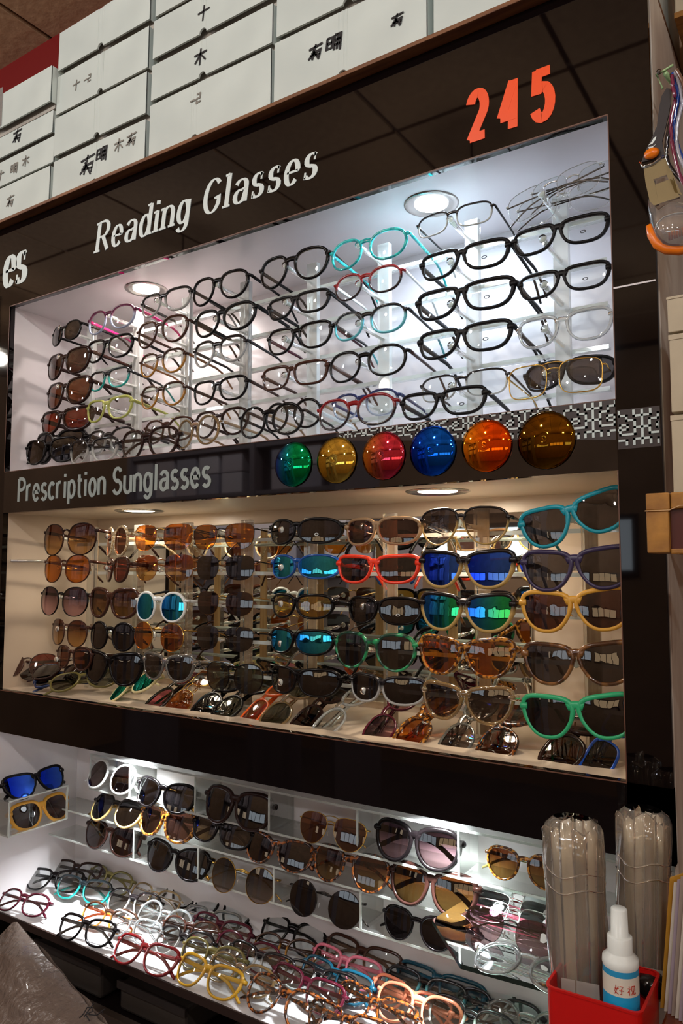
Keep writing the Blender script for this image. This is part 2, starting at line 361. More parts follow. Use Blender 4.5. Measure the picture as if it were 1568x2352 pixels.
def text(s, x0, x1, z, H, m, label, thick=.17, thinw=.17, serif=False, slant=0, gap=.24, w=.46, space=.5, X=.68, name='sign_lettering'):
    tot = sum((space if c == ' ' else glyph(c, w, X)[1]+gap) for c in s)-gap
    sx = (x1-x0)/(tot+thick)
    t = thing(name, label, 'sign', (x0, 0, z)); u = thick/2
    for c in s:
        if c == ' ': u += space; continue
        st, adv = glyph(c, w, X); g = G()
        for kk, q in enumerate(st):
            pen(g, q, lambda v: thinw+(thick-thinw)*v**1.5, (u*sx, 0), sx, H, slant, 0, .0009+.00012*kk)
        if serif:
            sw = thick*.95
            tips = []
            if c in 'nirdlupRPaG':
                for q in st:
                    if abs(q[0][0]-q[-1][0]) < .02 and len(q) == 2 and abs(q[0][1]-q[1][1]) > .3:
                        tips += [(q[0][0], q[0][1]), (q[1][0], q[1][1])]
                if c == 'n': tips.append((w, 0))
            for (a, b) in tips:
                lo = b < .3
                pen(g, [(a-sw*(.9), b+(.03 if lo else -.04)), (a+sw*(.9 if lo else .1), b+(.03 if lo else -.02))], lambda v: .07, (u*sx, 0), sx, H, slant, 0, .0014)
            if c == 's':
                for (a, b) in ((w*.72, X*.86), (w*.04, X*.14)): pen(g, [(a, b-.1), (a, b+.1)], lambda v: .06, (u*sx, 0), sx, H, slant, 0)
            if c == 'i': pass
        g.build('letter', m, t); u += adv+gap
    return t
text('Reading Glasses', -.959, -.437, .851, .057, M['wlet'], 'white bold italic serif words reading Reading Glasses on the upper fascia', .17, .055, True, .16, .27, .40, .45)
text('es', -1.262, -1.178, .845, .094, M['wlet'], 'white serif letters es at the far left of the upper fascia', .20, .055, True, .12, .16, .42, .5)
text('Prescription Sunglasses', -1.182, -.650, .3815, .046, M['glet'], 'grey condensed words reading Prescription Sunglasses on the middle band', .15, .14, False, .02, .22, .40, .36)
text('245', -.186, -.066, .823, .066, M['orange'], 'bright orange shop number 245 on the upper fascia', .2, .19, False, .04, .55, .44, .5)

# ================================================================ ROUND MIRRORED LENSES ON THE BAND
for k, (px, name, c1, c2) in enumerate([(-.479, 'green to blue', '0fb06a', '1a4fd0'), (-.399, 'pale gold', 'd8b850', 'b8942c'), (-.319, 'rose pink and orange', 'e0405a', 'd88a30'),
      (-.242, 'deep blue', '1468ff', '0a30c8'), (-.164, 'fiery orange', 'ff5a0c', 'ffa020'), (-.085, 'dark bronze', '7a5212', '5c3a0c')]):
    r = .0345 if k < 5 else .0365
    t = thing('mirrored_lens', 'round '+name+' mirrored lens disc fixed to the black middle band', 'lens', (px, -.0015, .404))
    m, nt, out = mat('disc '+name); gl = N(nt, 'ShaderNodeBsdfPrincipled'); gl.inputs['Metallic'].default_value = 1; gl.inputs['Roughness'].default_value = .04
    tc = N(nt, 'ShaderNodeTexCoord'); sp = N(nt, 'ShaderNodeSeparateXYZ'); cr = N(nt, 'ShaderNodeValToRGB')
    cr.color_ramp.elements[0].color = lin(c2); cr.color_ramp.elements[1].color = lin(c1); cr.color_ramp.elements[0].position = .1; cr.color_ramp.elements[1].position = .6
    nt.links.new(tc.outputs['Generated'], sp.inputs[0]); nt.links.new(sp.outputs[0], cr.inputs[0]); nt.links.new(cr.outputs[0], gl.inputs['Base Color']); nt.links.new(gl.outputs[0], out.inputs[0])
    prof = [(0, -.0075)]+[(r*i/8, -.0075*(1-(i/8)**2)-.0012) for i in range(1, 9)]+[(r, 0)]
    G().lathe(prof, n=48, axis='y').build('lens', m, t, True)

# ================================================================ ACRYLIC RACKS
pegm = thin('peg acrylic', 'eef2ee', gloss=.12, diffuse=.7, boost=1.3, dcol='dfe3d8', rough=.06)
def rack(label, posts, rows, zb, zt, tape, full_bars=True):
    t = thing('acrylic_rack', label, 'display rack', (0, 0, zb))
    for i, X in enumerate(posts):
        p = bevel(G().box(X-.011, X+.011, .112, .122, 0, zt-zb).build('post', M['acr' if tape else 'acrw'], t), .001)
        if tape: G().box(X-.009, X+.009, .1222, .1235, .004, zt-zb-.004).build('backing_tape', M['tan'], p)
        for z in rows[i] if isinstance(rows[0], list) else rows:
            g = G(); g.tube([(X, .112, z-zb-.004), (X, .06, z-zb-.003), (X, .04, z-zb)], .0040, 8)
            g.lathe([(0, 0), (.0052, .0), (.006, .002), (.0052, .004), (0, .004)], (X, .0345, z-zb), 12, 'y')
            g.build('peg_arm', pegm, t, True)
    for z in (rows[0] if isinstance(rows[0], list) else rows):
        bevel(G().box(posts[0]-.06, min(posts[-1]+.06, -.004), .124, .137, z-zb-.0135, z-zb-.010).build('shelf_bar', M['bar'], t), .0006)
        G().box(posts[0]-.06, min(posts[-1]+.06, -.004), .1235, .1245, z-zb-.014, z-zb-.008).build('bar_edge', M['edge'], t)
UX = [-1.112, -.966, -.827, -.678, -.526, -.384, -.230, -.096]; UZ = [.742, .680, .618, .558, .500]
LX = [-1.091, -.950, -.817, -.670, -.530, -.376, -.222, -.066]; LZ = [.307, .247, .189, .126, .066]
rack('clear acrylic rack of posts and pegs holding the reading glasses', UX, UZ, ZB+.0005, .772, False)
rack('clear acrylic rack of posts and pegs holding the upright sunglasses', LX, LZ, ZL+.0005, .332, True)
o = G().tube([(XA+.001, .02, .262), (XA+.002, .20, .262)], .003, 8).build('chrome_rod', pbr('chrome', 'e8e4dc', .25, metal=.8), None, True)
tag(o, 'thin chrome rod along the left inner side of the lower opening', 'rod')

# ================================================================ EYEWEAR
#        lw    lh    nt   nb   tap  lift gap   t      d      k    th   metal
ST = dict(
 rect  =(.0530,.0330,4.4,3.2,.10,.06,.017,.0030,.0034,1.4,.0060,0),
 sprect=(.0560,.0340,4.4,2.8,.14,.09,.016,.0034,.0040,1.7,.0080,0),
 thinr =(.0540,.0340,3.4,3.2,.05,.02,.018,.0018,.0026,1.4,.0040,0),
 oval  =(.0520,.0400,2.4,2.3,.05,.04,.018,.0026,.0034,1.4,.0055,0),
 soft  =(.0520,.0385,3.4,2.5,.12,.07,.018,.0030,.0036,1.4,.0060,0),
 round =(.0480,.0460,2.1,2.1,.00,.00,.020,.0030,.0036,1.3,.0050,0),
 roundm=(.0500,.0480,2.1,2.1,.00,.00,.022,.0012,.0018,1.3,.0022,1),
 panto =(.0490,.0430,2.7,2.1,.10,.02,.020,.0030,.0036,1.4,.0055,0),
 way   =(.0540,.0430,3.8,2.5,.20,.13,.017,.0038,.0046,1.5,.0090,0),
 bold  =(.0560,.0480,2.8,2.4,.13,.06,.017,.0046,.0050,1.6,.0090,0),
 cat   =(.0540,.0400,2.6,2.3,.12,.14,.017,.0032,.0038,1.5,.0070,0),
 avi   =(.0580,.0500,2.7,2.1,.14,-.04,.017,.0014,.0018,1.6,.0024,1),
 aviat =(.0600,.0520,2.9,2.1,.16,-.03,.015,.0022,.0030,1.6,.0050,0),
 sport =(.0660,.0370,2.5,2.3,.04,.06,.012,.0030,.0050,3.6,.0110,0),
 sports=(.0640,.0400,3.0,2.5,.10,.03,.012,.0036,.0050,3.2,.0110,0),
 big   =(.0600,.0520,2.4,2.2,.02,.03,.014,.0016,.0026,1.7,.0060,0),
 rimls =(.0560,.0420,3.2,2.6,.07,.02,.018,.0005,.0012,1.6,.0022,1),
 rdr   =(.0540,.0310,4.0,3.4,.04,.02,.018,.0013,.0016,1.6,.0030,1),
 square=(.0540,.0450,3.6,3.4,.03,.01,.018,.0016,.0022,1.5,.0030,1),
)
MSH = {}
def outline(st, n=30):
    lw, lh, nt_, nb, tap, lift = ST[st][:6]; P = []
    for i in range(n):
        t = 2*pi*i/n; c, s = cos(t), sin(t); e = nt_ if s > 0 else nb
        x = math.copysign(abs(c)**(2/e), c); z = math.copysign(abs(s)**(2/e), s)
        x *= 1+tap*z-(.5*tap if z < 0 and x < 0 else 0)*abs(z)
        z += lift*x*(1 if z > 0 else .45)
        P.append((x*lw/2, z*lh/2))
    return P      # +x = outer side
for _k, _v in list(ST.items()):
    if not _v[11] and _k != 'big': ST[_k] = _v[:7]+(_v[7]*1.28, _v[8], _v[9]*1.35, _v[10]*1.15, 0)
def front_mesh(st):
    if ('f', st) in MSH: return MSH['f', st]
    lw, lh, nt_, nb, tap, lift, gap, t, d, k, th, me = ST[st]; g = G(); P = outline(st); n = len(P)
    cx = gap/2+lw/2; bow = lambda x: k*x*x
    sec = [(0, .5*d), (.15*t, .1*d), (.5*t, 0), (.85*t, .1*d), (t, .5*d), (t, d), (0, d)]
    for sd in (1, -1):
        V = []; F = []
        for i in range(n):
            a, b = P[i-1], P[(i+1) % n]; dx, dz = b[0]-a[0], b[1]-a[1]; l = math.hypot(dx, dz); nx, nz = dz/l, -dx/l
            thk = 1.25 if P[i][1] > 0 and not me else 1
            for (o_, y_) in sec:
                x = cx+P[i][0]+nx*(o_*thk-.0004); z = P[i][1]+nz*(o_*thk-.0004); V.append((sd*x, bow(x)+y_, z))
        m_ = len(sec)
        for i in range(n):
            for j in range(m_):
                q = (i*m_+j, i*m_+(j+1) % m_, ((i+1) % n)*m_+(j+1) % m_, ((i+1) % n)*m_+j); F.append(q if sd > 0 else q[::-1])
        g.add(V, F)
    # bridge
    bz = lh*.27; hb = max(t*1.05, .0012); gi = gap/2+t*.25
    pts = [(gi*(i/4-1), d*.5, bz+.0022*(1-(i/4-1)**2)) for i in range(9)]
    g.tube(pts, [(d*.48, hb) if not me else (.0009, .0011)]*9, 8)
    if st in ('avi', 'aviat', 'square'): g.tube([(x*1.5, y+.0004, z+.0085) for x, y, z in pts], .0009 if me else .0014, 6)
    # end pieces
    xo = gap/2+lw; W2 = xo+t+.003
    hz = lh*.26+lift*lh*.4
    for sd in (1, -1):
        r_ = (max(.0012, t*.6), max(.0012, min(th*.45, .0042)))
        g.tube([(sd*(xo-.001), bow(xo)+d*.5, hz), (sd*(W2-.001), bow(xo)+d*.6, hz), (sd*(W2+.0005), bow(xo)+d+.004, hz)], [r_]*3, 8)
    MSH['f', st] = (mesh(g.v, g.f, True), W2, bow(xo)+d+.003, hz); return MSH['f', st]
def lens_mesh(st, sd):
    if ('l', st, sd) in MSH: return MSH['l', st, sd]
    lw, lh, nt_, nb, tap, lift, gap, t, d, k, th, me = ST[st]; P = outline(st); cx = gap/2+lw/2; V = []; F = []; n = len(P)
    rings = [0, .5, .85, 1]
    yy = lambda x, z: k*x*x+d*.45-.0016*(1-((x-cx)/(lw/2))**2*.5-(z/(lh/2))**2*.5)
    V.append((sd*cx, yy(cx, 0), 0))
    for r_ in rings[1:]:
        for p in P: x = cx+p[0]*r_; z = p[1]*r_; V.append((sd*x, yy(x, z), z))
    for i in range(n):
        F.append((0, 1+i, 1+(i+1) % n))
        for j in range(2): a = 1+j*n; F.append((a+i, a+n+i, a+n+(i+1) % n, a+(i+1) % n))
    if sd < 0: F = [f[::-1] for f in F]
    MSH['l', st, sd] = mesh(V, F, True); return MSH['l', st, sd]
def temple_mesh(st, sd, fold):
    key = ('t', st, sd, fold)
    if key in MSH: return MSH[key]
    _, W2, y0, hz = front_mesh(st); lw, lh, nt_, nb, tap, lift, gap, t, d, k, th, me = ST[st]
    g = G(); tk = .0017 if not me else .0008; h = th/2
    prof = [(0, 1, 0), (.012, 1, 0), (.04, .9, -.0004), (.085, .75, -.001), (.103, .75, -.005), (.118, .72, -.0135), (.132, .8, -.024), (.138, .5, -.028)]
    pts = []; rr = []
    for s_, f_, dz in prof:
        hh = max(h*f_, .0011)
        if not fold:
            pts.append((sd*(W2-.0006*0-s_*.04), y0+s_, hz+dz-s_*.05)); rr.append((tk, hh))
        else:
            yo = y0*.62+.004+(.0045 if sd > 0 else .0)
            pts.append((sd*(W2-.001-s_), yo+.0005, hz+dz*.8-s_*.03)); rr.append((tk, hh))
    if fold: pts.insert(0, (sd*W2, y0-.001, hz)); rr.insert(0, rr[0])
    g.tube(pts, rr, 8); MSH[key] = mesh(g.v, g.f, True); return MSH[key]
def pad_mesh(st):
    if ('p', st) in MSH: return MSH['p', st]
    g = G(); gp = ST[st][6]
    g.lathe([(0, -.0012), (.0022, -.0008), (.0028, 0), (.0022, .0008), (0, .0012)], (0, 0, 0), 10, 'y'); MSH['p', st] = mesh([(x+0, y, z*1.6) for x, y, z in g.v], g.f, True); return MSH['p', st]
ELL = mesh(*(lambda g: (g.v, g.f))(G().lathe([(.0028, 0), (.0042, 0), (.0042, -.0004), (.0028, -.0004)], n=20, axis='y')))
def eyewear(st, loc, rot, fm, lm, label, sun, fold=False, sc=1.0, tm=None, group=None, logo=None, lm2=None):
    nm = 'sunglasses' if sun else 'eyeglasses'
    t = thing(nm, label, nm, loc, rot, group); t.scale = (sc, sc, sc)
    fme = front_mesh(st)[0]
    link('frame', fme, fm, t)
    for sd in (-1, 1):
        link('lens', lens_mesh(st, sd), lm, t)
    for sd in (-1, 1): link('temple', temple_mesh(st, sd, fold), tm or fm, t)
    if ST[st][11]:
        for sd in (-1, 1):
            p = link('nose_pad', pad_mesh(st), MC['silicone'], t); p.location = (sd*(ST[st][6]/2-.0015), .006, -.004); p.rotation_euler = (0, 0, sd*R(50))
    if logo:
        lw = ST[st][0]; cx = ST[st][6]/2+lw*.5
        p = link('lens_logo', ELL, logo, t); p.location = (cx, ST[st][9]*cx*cx-.0012, -ST[st][1]*.16); p.scale = (1, 1, .55)
    return t
thin('silicone', 'e8ece8', gloss=.1, diffuse=.3)
# frame materials
F = dict(
 black=pbr('black acetate', '0b0809', .2), matte=pbr('matte black', '0d0b0c', .42), orange2=pbr('bright orange plastic', 'f07a10', .3), brown=pbr('brown acetate', '40241a', .15, coat=.3),
 dbrown=pbr('dark brown acetate', '2a1814', .15), amber=pbr('amber acetate', '8a5420', .15, coat=.4), red=pbr('dark red acetate', '6e1418', .15),
 burg=pbr('burgundy acetate', '481020', .15, coat=.3), pink=pbr('pink acetate', 'c42a6e', .18), rose=pbr('rose acetate', 'd06a80', .2), teal=tort('teal marble', '0f9aa0', '2fd0c8'),
 tealp=pbr('teal plastic', '1496a8', .3), purple=pbr('purple plastic', '3a3050', .3), yellow=pbr('mustard plastic', 'dda23a', .35), green=pbr('mint green plastic', '2fae74', .3),
 wood=tort('wood grain acetate', '4a2c18', '8a5c30', 60), tort=tort('tortoise', '24120c', '8e4c1a', 170), tortl=tort('light tortoise', '4a280f', 'c4822e', 170), gtort=tort('green tortoise', '143c2c', '2a9a60', 80),
 white=pbr('white plastic', 'e8ecea', .3), cream=pbr('cream plastic', 'd8cc98', .3), pearl=tort('pearl cream', 'b89868', 'f0e4c4', 400), yel=pbr('yellow acetate', 'c89a28', .15, coat=.4), lime=pbr('lime acetate', 'a8ac58', .2),
 gold=pbr('gold metal', 'd8ac58', .2, metal=1), gun=pbr('gunmetal', '4a4644', .25, metal=1), silver=pbr('silver metal', 'c8c8c4', .2, metal=1), navy=pbr('navy acetate', '142850', .2), blue=pbr('blue plastic', '1450b8', .25),
 dteal=pbr('petrol acetate', '0e4a60', .2), coral=pbr('coral acetate', 'e88a68', .22), red2=pbr('red orange plastic', 'ee3a1c', .28), orange=pbr('orange acetate', 'e8601c', .2, coat=.4), blues=pbr('deep blue plastic', '0e4a94', .15, coat=.4),
 tanp=pbr('tan plastic', '9a7a58', .3), olive=pbr('olive acetate', '6a6234', .18),
 clear=thin('clear acetate', 'e8eeee', gloss=.14, diffuse=.30, boost=1.6, dcol='e8eef0'), greyc=thin('grey clear acetate', 'a8aca8', gloss=.14, diffuse=.3, boost=1.6, dcol='8a8e8c'),
 champ=thin('champagne acetate', 'd0b888', gloss=.14, diffuse=.3, boost=1.6, dcol='b89860'),
 blkclr=twotone('black over clear', '161214', 'c0c4c0'), blkcyan=twotone('black over cyan', '161416', '58b8c4'), brnamb=twotone('brown over amber', '3a2012', 'a8742c'), blkred=twotone('red over black', '8a1418', '241214'), pinkblk=twotone('plum over silver', '581038', '98a0b8'),
 tealblk=twotone('black over teal', '141c20', '1c9a92'), blkgold=twotone('black over gold', '181212', 'b89858'), blksil=twotone('black over silver', '181416', 'a8a8a4'), navyclr=twotone('navy over clear', '1c2858', 'a8b4c8'))
for _m in ('black', 'matte', 'brown', 'dbrown', 'burg'):
    F[_m].node_tree.nodes['Principled BSDF'].inputs['Specular IOR Level'].default_value = .22
# lens materials
L = dict(
 clear=thin('clear lens', 'f4f8f8', gloss=.05, boost=1.2), grey=thin('dark grey lens', '4a4648', gloss=.07, boost=1.2), black=thin('black lens', '2c282c', gloss=.07, boost=1.1),
 brown=thin('brown lens', '7a4226', gloss=.07), dbrown=thin('dark brown lens', '4c2c22', gloss=.07), amber=thin('amber lens', 'c8741c', gloss=.07), orange=thin('orange brown lens', 'b4561c', gloss=.07, bot='c89a58'),
 gbrown=thin('brown gradient lens', '70381e', 'd0a468', gloss=.06), gpurp=thin('purple gradient lens', '48303c', 'c8a0a8', gloss=.07), ggrey=thin('grey gradient lens', '48403e', 'a89a90', gloss=.07), gamb=thin('amber gradient lens', '6a3412', '9a7440', gloss=.06),
 green=thin('green grey lens', '6e7466', gloss=.08), yellow=thin('yellow lens', 'd0a83c', gloss=.08), gdark=thin('dark gradient lens', '302826', '8a6a48', gloss=.06),
 mblue=thin('blue mirror lens', '1c2c60', gloss=.7, gcol='4a80ff', gcol2='1c40ff', boost=.6), mcyan=thin('cyan mirror lens', '103040', gloss=.62, gcol='50e0ff', gcol2='30a0ff', boost=.6),
 mgreen=thin('green mirror lens', '1c4030', gloss=.6, gcol='40e890', gcol2='3080ff', boost=.6), mteal=thin('teal mirror lens', '1c5048', gloss=.6, gcol='30d8b8', gcol2='20a0a0', boost=.6), pink=thin('pink lens', 'd06a80', gloss=.08), redl=thin('red brown lens', '84301c', gloss=.07))
WL = pbr('white print', 'd8dcd8', .5); BL = pbr('black print', '18161a', .5)
ORD = ['first', 'second', 'third', 'fourth', 'fifth', 'sixth', 'seventh', 'eighth', 'ninth', 'tenth', 'eleventh', 'twelfth', 'thirteenth', 'fourteenth', 'fifteenth', 'sixteenth', 'seventeenth', 'eighteenth', 'nineteenth', 'twentieth']
ROWN = ['top', 'second', 'third', 'fourth', 'bottom']
def width(st): return 2*front_mesh(st)[1]
def put(x0, x1, y, st, fm, lm, label, sun, Y=.030, yaw=0, pitch=3, roll=0, W=None, fold=False, tm=None, group=None, logo=None, dz=0):
    a = aty(x0, y, Y); b = aty(x1, y, Y); c = aty((x0+x1)/2, y, Y); w = W or max(.118, min(.168, b.x-a.x))
    X = (a.x+b.x)/2 if not W else c.x
    return eyewear(st, (X, Y, c.z+dz), (-R(pitch), R(roll), R(yaw)), F[fm], L[lm], label, sun, fold, w/width(st), F[tm] if tm else None, group, logo)
# ---- upper rack: column, row, x0, x1, z from row, style, frame, lens, words
up = [
 (0,0,102,188,'oval','black','black','all-black clip-on style sunglasses',1,-9,-.002),(0,1,90,205,'soft','dbrown','dbrown','wide brown sunglasses',1,-6,0),(0,2,88,208,'soft','dbrown','brown','dark brown smoky sunglasses',1,-6,0),(0,3,78,205,'sprect','dbrown','redl','red-brown lens sunglasses',1,0,-.004),(0,4,63,190,'bold','black','black','oversized black sunglasses',1,0,-.002),
 (1,0,193,303,'oval','pinkblk','clear','magenta pink eyeglasses',0,0,0),(1,1,190,298,'soft','black','clear','black soft-rectangle eyeglasses',0,0,0),(1,2,200,288,'soft','tealblk','clear','black and teal eyeglasses',0,0,0),(1,3,190,296,'soft','lime','clear','lime yellow eyeglasses',0,0,0),(1,4,190,305,'oval','blksil','clear','black eyeglasses with blue-tipped temples',0,0,0),
 (2,0,315,432,'soft','blksil','clear','black browline eyeglasses in front of the lamp',0,0,0),(2,1,306,425,'panto','brown','clear','dark brown rounded eyeglasses',0,0,0),(2,2,313,420,'panto','brnamb','clear','amber brown eyeglasses',0,0,0),(2,3,318,416,'panto','brnamb','clear','brown and honey eyeglasses',0,0,0),(2,4,322,440,'oval','brown','clear','thin brown oval eyeglasses',0,0,0),
 (3,0,432,565,'panto','black','clear','black rounded eyeglasses',0,0,0),(3,1,436,580,'cat','matte','clear','matte black cat-eye eyeglasses',0,0,0),(3,2,436,560,'panto','blksil','clear','black eyeglasses with wire lower rims',0,0,0),(3,3,435,562,'soft','black','clear','black rectangular eyeglasses with brown temples',0,0,0),(3,4,438,565,'panto','dbrown','clear','dark brown panto eyeglasses',0,0,0),
 (4,0,587,750,'panto','black','clear','thick black panto eyeglasses',0,0,0),(4,1,605,750,'sprect','matte','clear','black angular eyeglasses',0,0,0),(4,2,605,757,'soft','black','clear','black and burgundy eyeglasses',0,0,0),(4,3,592,748,'rect','brown','clear','brown rectangular eyeglasses',0,0,0),(4,4,600,735,'round','black','clear','round black eyeglasses with tan temples',0,0,0),
 (5,0,750,932,'oval','teal','clear','turquoise marbled eyeglasses',0,0,0),(5,1,760,920,'oval','blkred','clear','dark red eyeglasses with white temples',0,0,0),(5,2,757,930,'oval','blkcyan','clear','black eyeglasses with cyan lower rims',0,0,0),(5,3,745,930,'oval','black','clear','slim black oval eyeglasses with brown temples',0,0,0),(5,4,755,912,'oval','navyclr','clear','navy and clear eyeglasses',0,0,0),
 (6,0,950,1130,'thinr','blkclr','clear','clear and black rectangular eyeglasses',0,0,0),(6,1,955,1166,'sprect','matte','clear','black sport-rectangle eyeglasses',0,0,0),(6,2,945,1178,'sprect','matte','clear','wide black sport-rectangle eyeglasses',0,0,0),(6,3,950,1172,'sprect','matte','clear','black sport-rectangle eyeglasses',0,0,0),(6,4,957,1165,'thinr','blkclr','clear','slim black browline eyeglasses',0,0,0),
 (7,1,1168,1398,'sprect','matte','clear','large black eyeglasses with mint temple badge',0,0,0),(7,2,1182,1400,'sprect','matte','clear','large black eyeglasses with yellow temple badge',0,0,-.002),(7,3,1180,1408,'soft','clear','clear','frosted clear over black eyeglasses',0,0,0),(7,4,1190,1412,'sports','matte','grey','black wraparound sunglasses with blue lenses',1,0,0),
]
pegpx = [[757,740],[],[],[],[],[],[],[]]
peg_y = {0:[760,832,900,958,1020],1:[730,797,868,937,1010],2:[690,758,830,905,985],3:[657,730,803,893,968],4:[610,695,772,858,950],5:[567,645,735,830,925],6:[498,590,680,775,880],7:[440,532,635,748,850]}
for c, r, x0, x1, st, fm, lm, words, sun, yaw, dz in up:
    tm = {(1,0):'pink',(3,3):'brown',(5,1):'white',(5,3):'brown',(4,2):'burg',(4,4):'tanp',(2,2):'amber',(7,3):'black'}.get((c, r))
    put(x0, x1, peg_y[c][r], st, fm, lm, f"{words}, {ORD[c]} from left, {ROWN[r]} row of upper rack", sun, yaw=yaw, tm=tm, group='eyewear on the upper rack pegs',
        logo=BL if (c, r) in ((6,1),(6,2),(6,3),(7,1),(7,2)) else None, dz=-.002+dz)
# temple badges
# ---- loose pairs in front of the upper rack
put(55, 165, 1035, 'soft', 'black', 'black', 'folded black sunglasses with a striped paper sticker, bottom left corner of upper opening', 1, Y=.02, fold=True, yaw=5)
put(150, 262, 1035, 'soft', 'blksil', 'clear', 'black browline eyeglasses standing on the upper opening floor, leftmost clear pair', 0, Y=.016, fold=True)
put(268, 402, 1018, 'panto', 'dbrown', 'clear', 'dark brown eyeglasses standing low in front of the lamp-side post', 0, Y=.018, fold=True)
put(395, 495, 992, 'round', 'champ', 'clear', 'honey gold round eyeglasses with gold bridge standing on the upper floor', 0, Y=.020, W=.128, yaw=-10, fold=False, tm='tanp')
put(545, 690, 965, 'round', 'black', 'clear', 'thick round black eyeglasses standing on the upper floor, tilted', 0, Y=.02, fold=False, yaw=4)
put(720, 905, 945, 'oval', 'blkred', 'clear', 'plum and clear oval eyeglasses standing on the upper floor', 0, Y=.015, fold=False, tm='white')
put(910, 1112, 925, 'sprect', 'matte', 'clear', 'black sport eyeglasses standing on the upper floor at the right', 0, Y=.015, fold=False, logo=BL)
put(1158, 1388, 868, 'square', 'gold', 'clear', 'thin gold metal square eyeglasses in front of the blue-lens sunglasses', 0, Y=.012, fold=False)
# rimless heap top right
for k, (x0, x1, y, yw, rl, w) in enumerate([(1180,1350,440,-5,-8,'nearest'),(1225,1400,425,-12,4,'upper'),(1195,1390,465,2,-2,'lowest')]):
    put(x0, x1, y, 'rimls', 'silver', 'clear', f'rimless clear eyeglasses, {w} of the three bundled at the top right of the upper opening', 0, Y=.03+.022*k, yaw=yw, roll=rl, W=.135, fold=True, tm='gun')
# ---- lower rack
ly = {0:[1235,1303,1378,1450,1508],1:[1240,1305,1382,1458,1532],2:[1230,1300,1390,1458,1530],3:[1228,1300,1382,1462,1548],4:[1215,1297,1388,1470,1562],5:[1215,1303,1398,1492,1580],6:[1203,1303,1402,1505,1612],7:[1185,1300,1395,1518,1640]}
lo = [
 (0,0,88,215,'big','dbrown','gbrown','oversized brown gradient sunglasses',0,0),(0,1,92,200,'big','brown','amber','large glossy amber sunglasses',0,0),(0,2,83,195,'big','black','gpurp','large purple gradient sunglasses',0,0),(0,3,100,202,'big','brown','gbrown','round tan gradient sunglasses',-8,0),(0,4,117,208,'panto','brown','brown','brown sunglasses partly hidden low',-4,0),
 (1,0,222,295,'round','pearl','brown','round cream beaded sunglasses turned aside',-24,0),(1,1,225,290,'soft','brown','redl','small red-brown sunglasses turned aside',-24,0),(1,2,193,310,'bold','brown','gamb','large brown sunglasses',0,0),(1,3,198,305,'round','black','black','round black sunglasses',0,0),(1,4,180,316,'way','black','black','black wayfarer-shaped sunglasses',0,0),
 (2,0,300,438,'rimls','gold','amber','rimless amber sunglasses',0,0),(2,1,302,440,'rimls','amber','orange','orange-brown gradient rimless sunglasses',0,0),(2,2,303,422,'round','white','mcyan','round white sunglasses with blue mirrored lenses',0,0),(2,3,300,420,'roundm','gold','amber','round amber sunglasses',0,0),(2,4,318,438,'way','greyc','grey','smoky grey square sunglasses',0,0),
 (3,0,437,580,'rimls','gun','amber','rimless dark amber sunglasses',0,0),(3,1,443,580,'rimls','gun','black','rimless dark grey sunglasses',0,0),(3,2,445,578,'rimls','gold','dbrown','rimless dark brown sunglasses with gold bar',0,0),(3,3,443,578,'rimls','gun','grey','rimless charcoal sunglasses',0,0),(3,4,465,600,'big','black','green','large grey-green sunglasses',0,-.003),
 (4,0,595,768,'sport','matte','black','black wraparound sunglasses with small oval mark',0,0),(4,1,600,765,'sport','blues','mcyan','blue wraparound sunglasses with cyan mirrored lenses',0,0),(4,2,605,752,'sports','black','yellow','black sunglasses with yellow lenses',0,0),(4,3,600,752,'sports','black','mcyan','black sunglasses with turquoise mirrored lenses',0,0),(4,4,600,766,'sports','black','black','black curved sport sunglasses',0,0),
 (5,0,775,955,'sports','tanp','dbrown','brown and tan wraparound sunglasses',0,0),(5,1,763,957,'sprect','red2','dbrown','bright red-orange sport sunglasses',0,0),(5,2,780,958,'sports','black','black','black sport sunglasses with small oval mark',0,0),(5,3,758,952,'panto','gtort','grey','round green tortoise sunglasses',0,0),(5,4,785,968,'sports','blksil','black','black sunglasses with silver lower rims',0,0),
 (6,0,955,1165,'aviat','blkgold','ggrey','black aviator sunglasses with grey gradient lenses',0,0),(6,1,955,1178,'way','blkgold','mblue','browline sunglasses with blue mirrored lenses',0,0),(6,2,955,1178,'way','blkgold','mgreen','browline sunglasses with green mirrored lenses',0,0),(6,3,952,1178,'way','tortl','amber','tortoise sunglasses with bright amber lenses',0,0),(6,4,960,1175,'way','champ','ggrey','champagne clear sunglasses with grey lenses',0,0),
]
for c, r, x0, x1, st, fm, lm, words, yaw, dz in lo:
    tm = {(6,1):'black',(6,2):'wood',(6,3):'tortl',(2,0):'gun',(5,0):'champ'}.get((c, r))
    put(x0, x1, ly[c][r], st, fm, lm, f"{words}, {ORD[c]} from left, {ROWN[r]} row of lower rack", 1, yaw=yaw, tm=tm, W=.140 if yaw < -20 else None,
        group='sunglasses on the lower rack pegs', logo=WL if (c, r) in ((4,0),(5,2)) else None, dz=dz-.003)
rc = [('tealp','grey','turquoise blue wayfarer-shaped sunglasses, rightmost column, top row, tilted',-14,1312),('purple','grey','dark purple wayfarer-shaped sunglasses, rightmost column, second row',-3,1318),('yellow','dbrown','mustard yellow wayfarer-shaped sunglasses, rightmost column, third row',-4,1316),('wood','grey','brown wood-grain wayfarer-shaped sunglasses, rightmost column, fourth row',-4,1322),('green','black','mint green wayfarer-shaped sunglasses, rightmost column, bottom row',-6,1322)]
for i, (fm, lm, words, roll, bx) in enumerate(rc):
    Y = .024 if i < 4 else .006
    c = aty(bx, ly[7][i]+8, Y)
    eyewear('way', (c.x, Y, c.z), (-R(3), R(roll), 0), F[fm], L[lm], words+' of lower rack', True, False, 1.02, None, 'coloured sunglasses in the rightmost column')

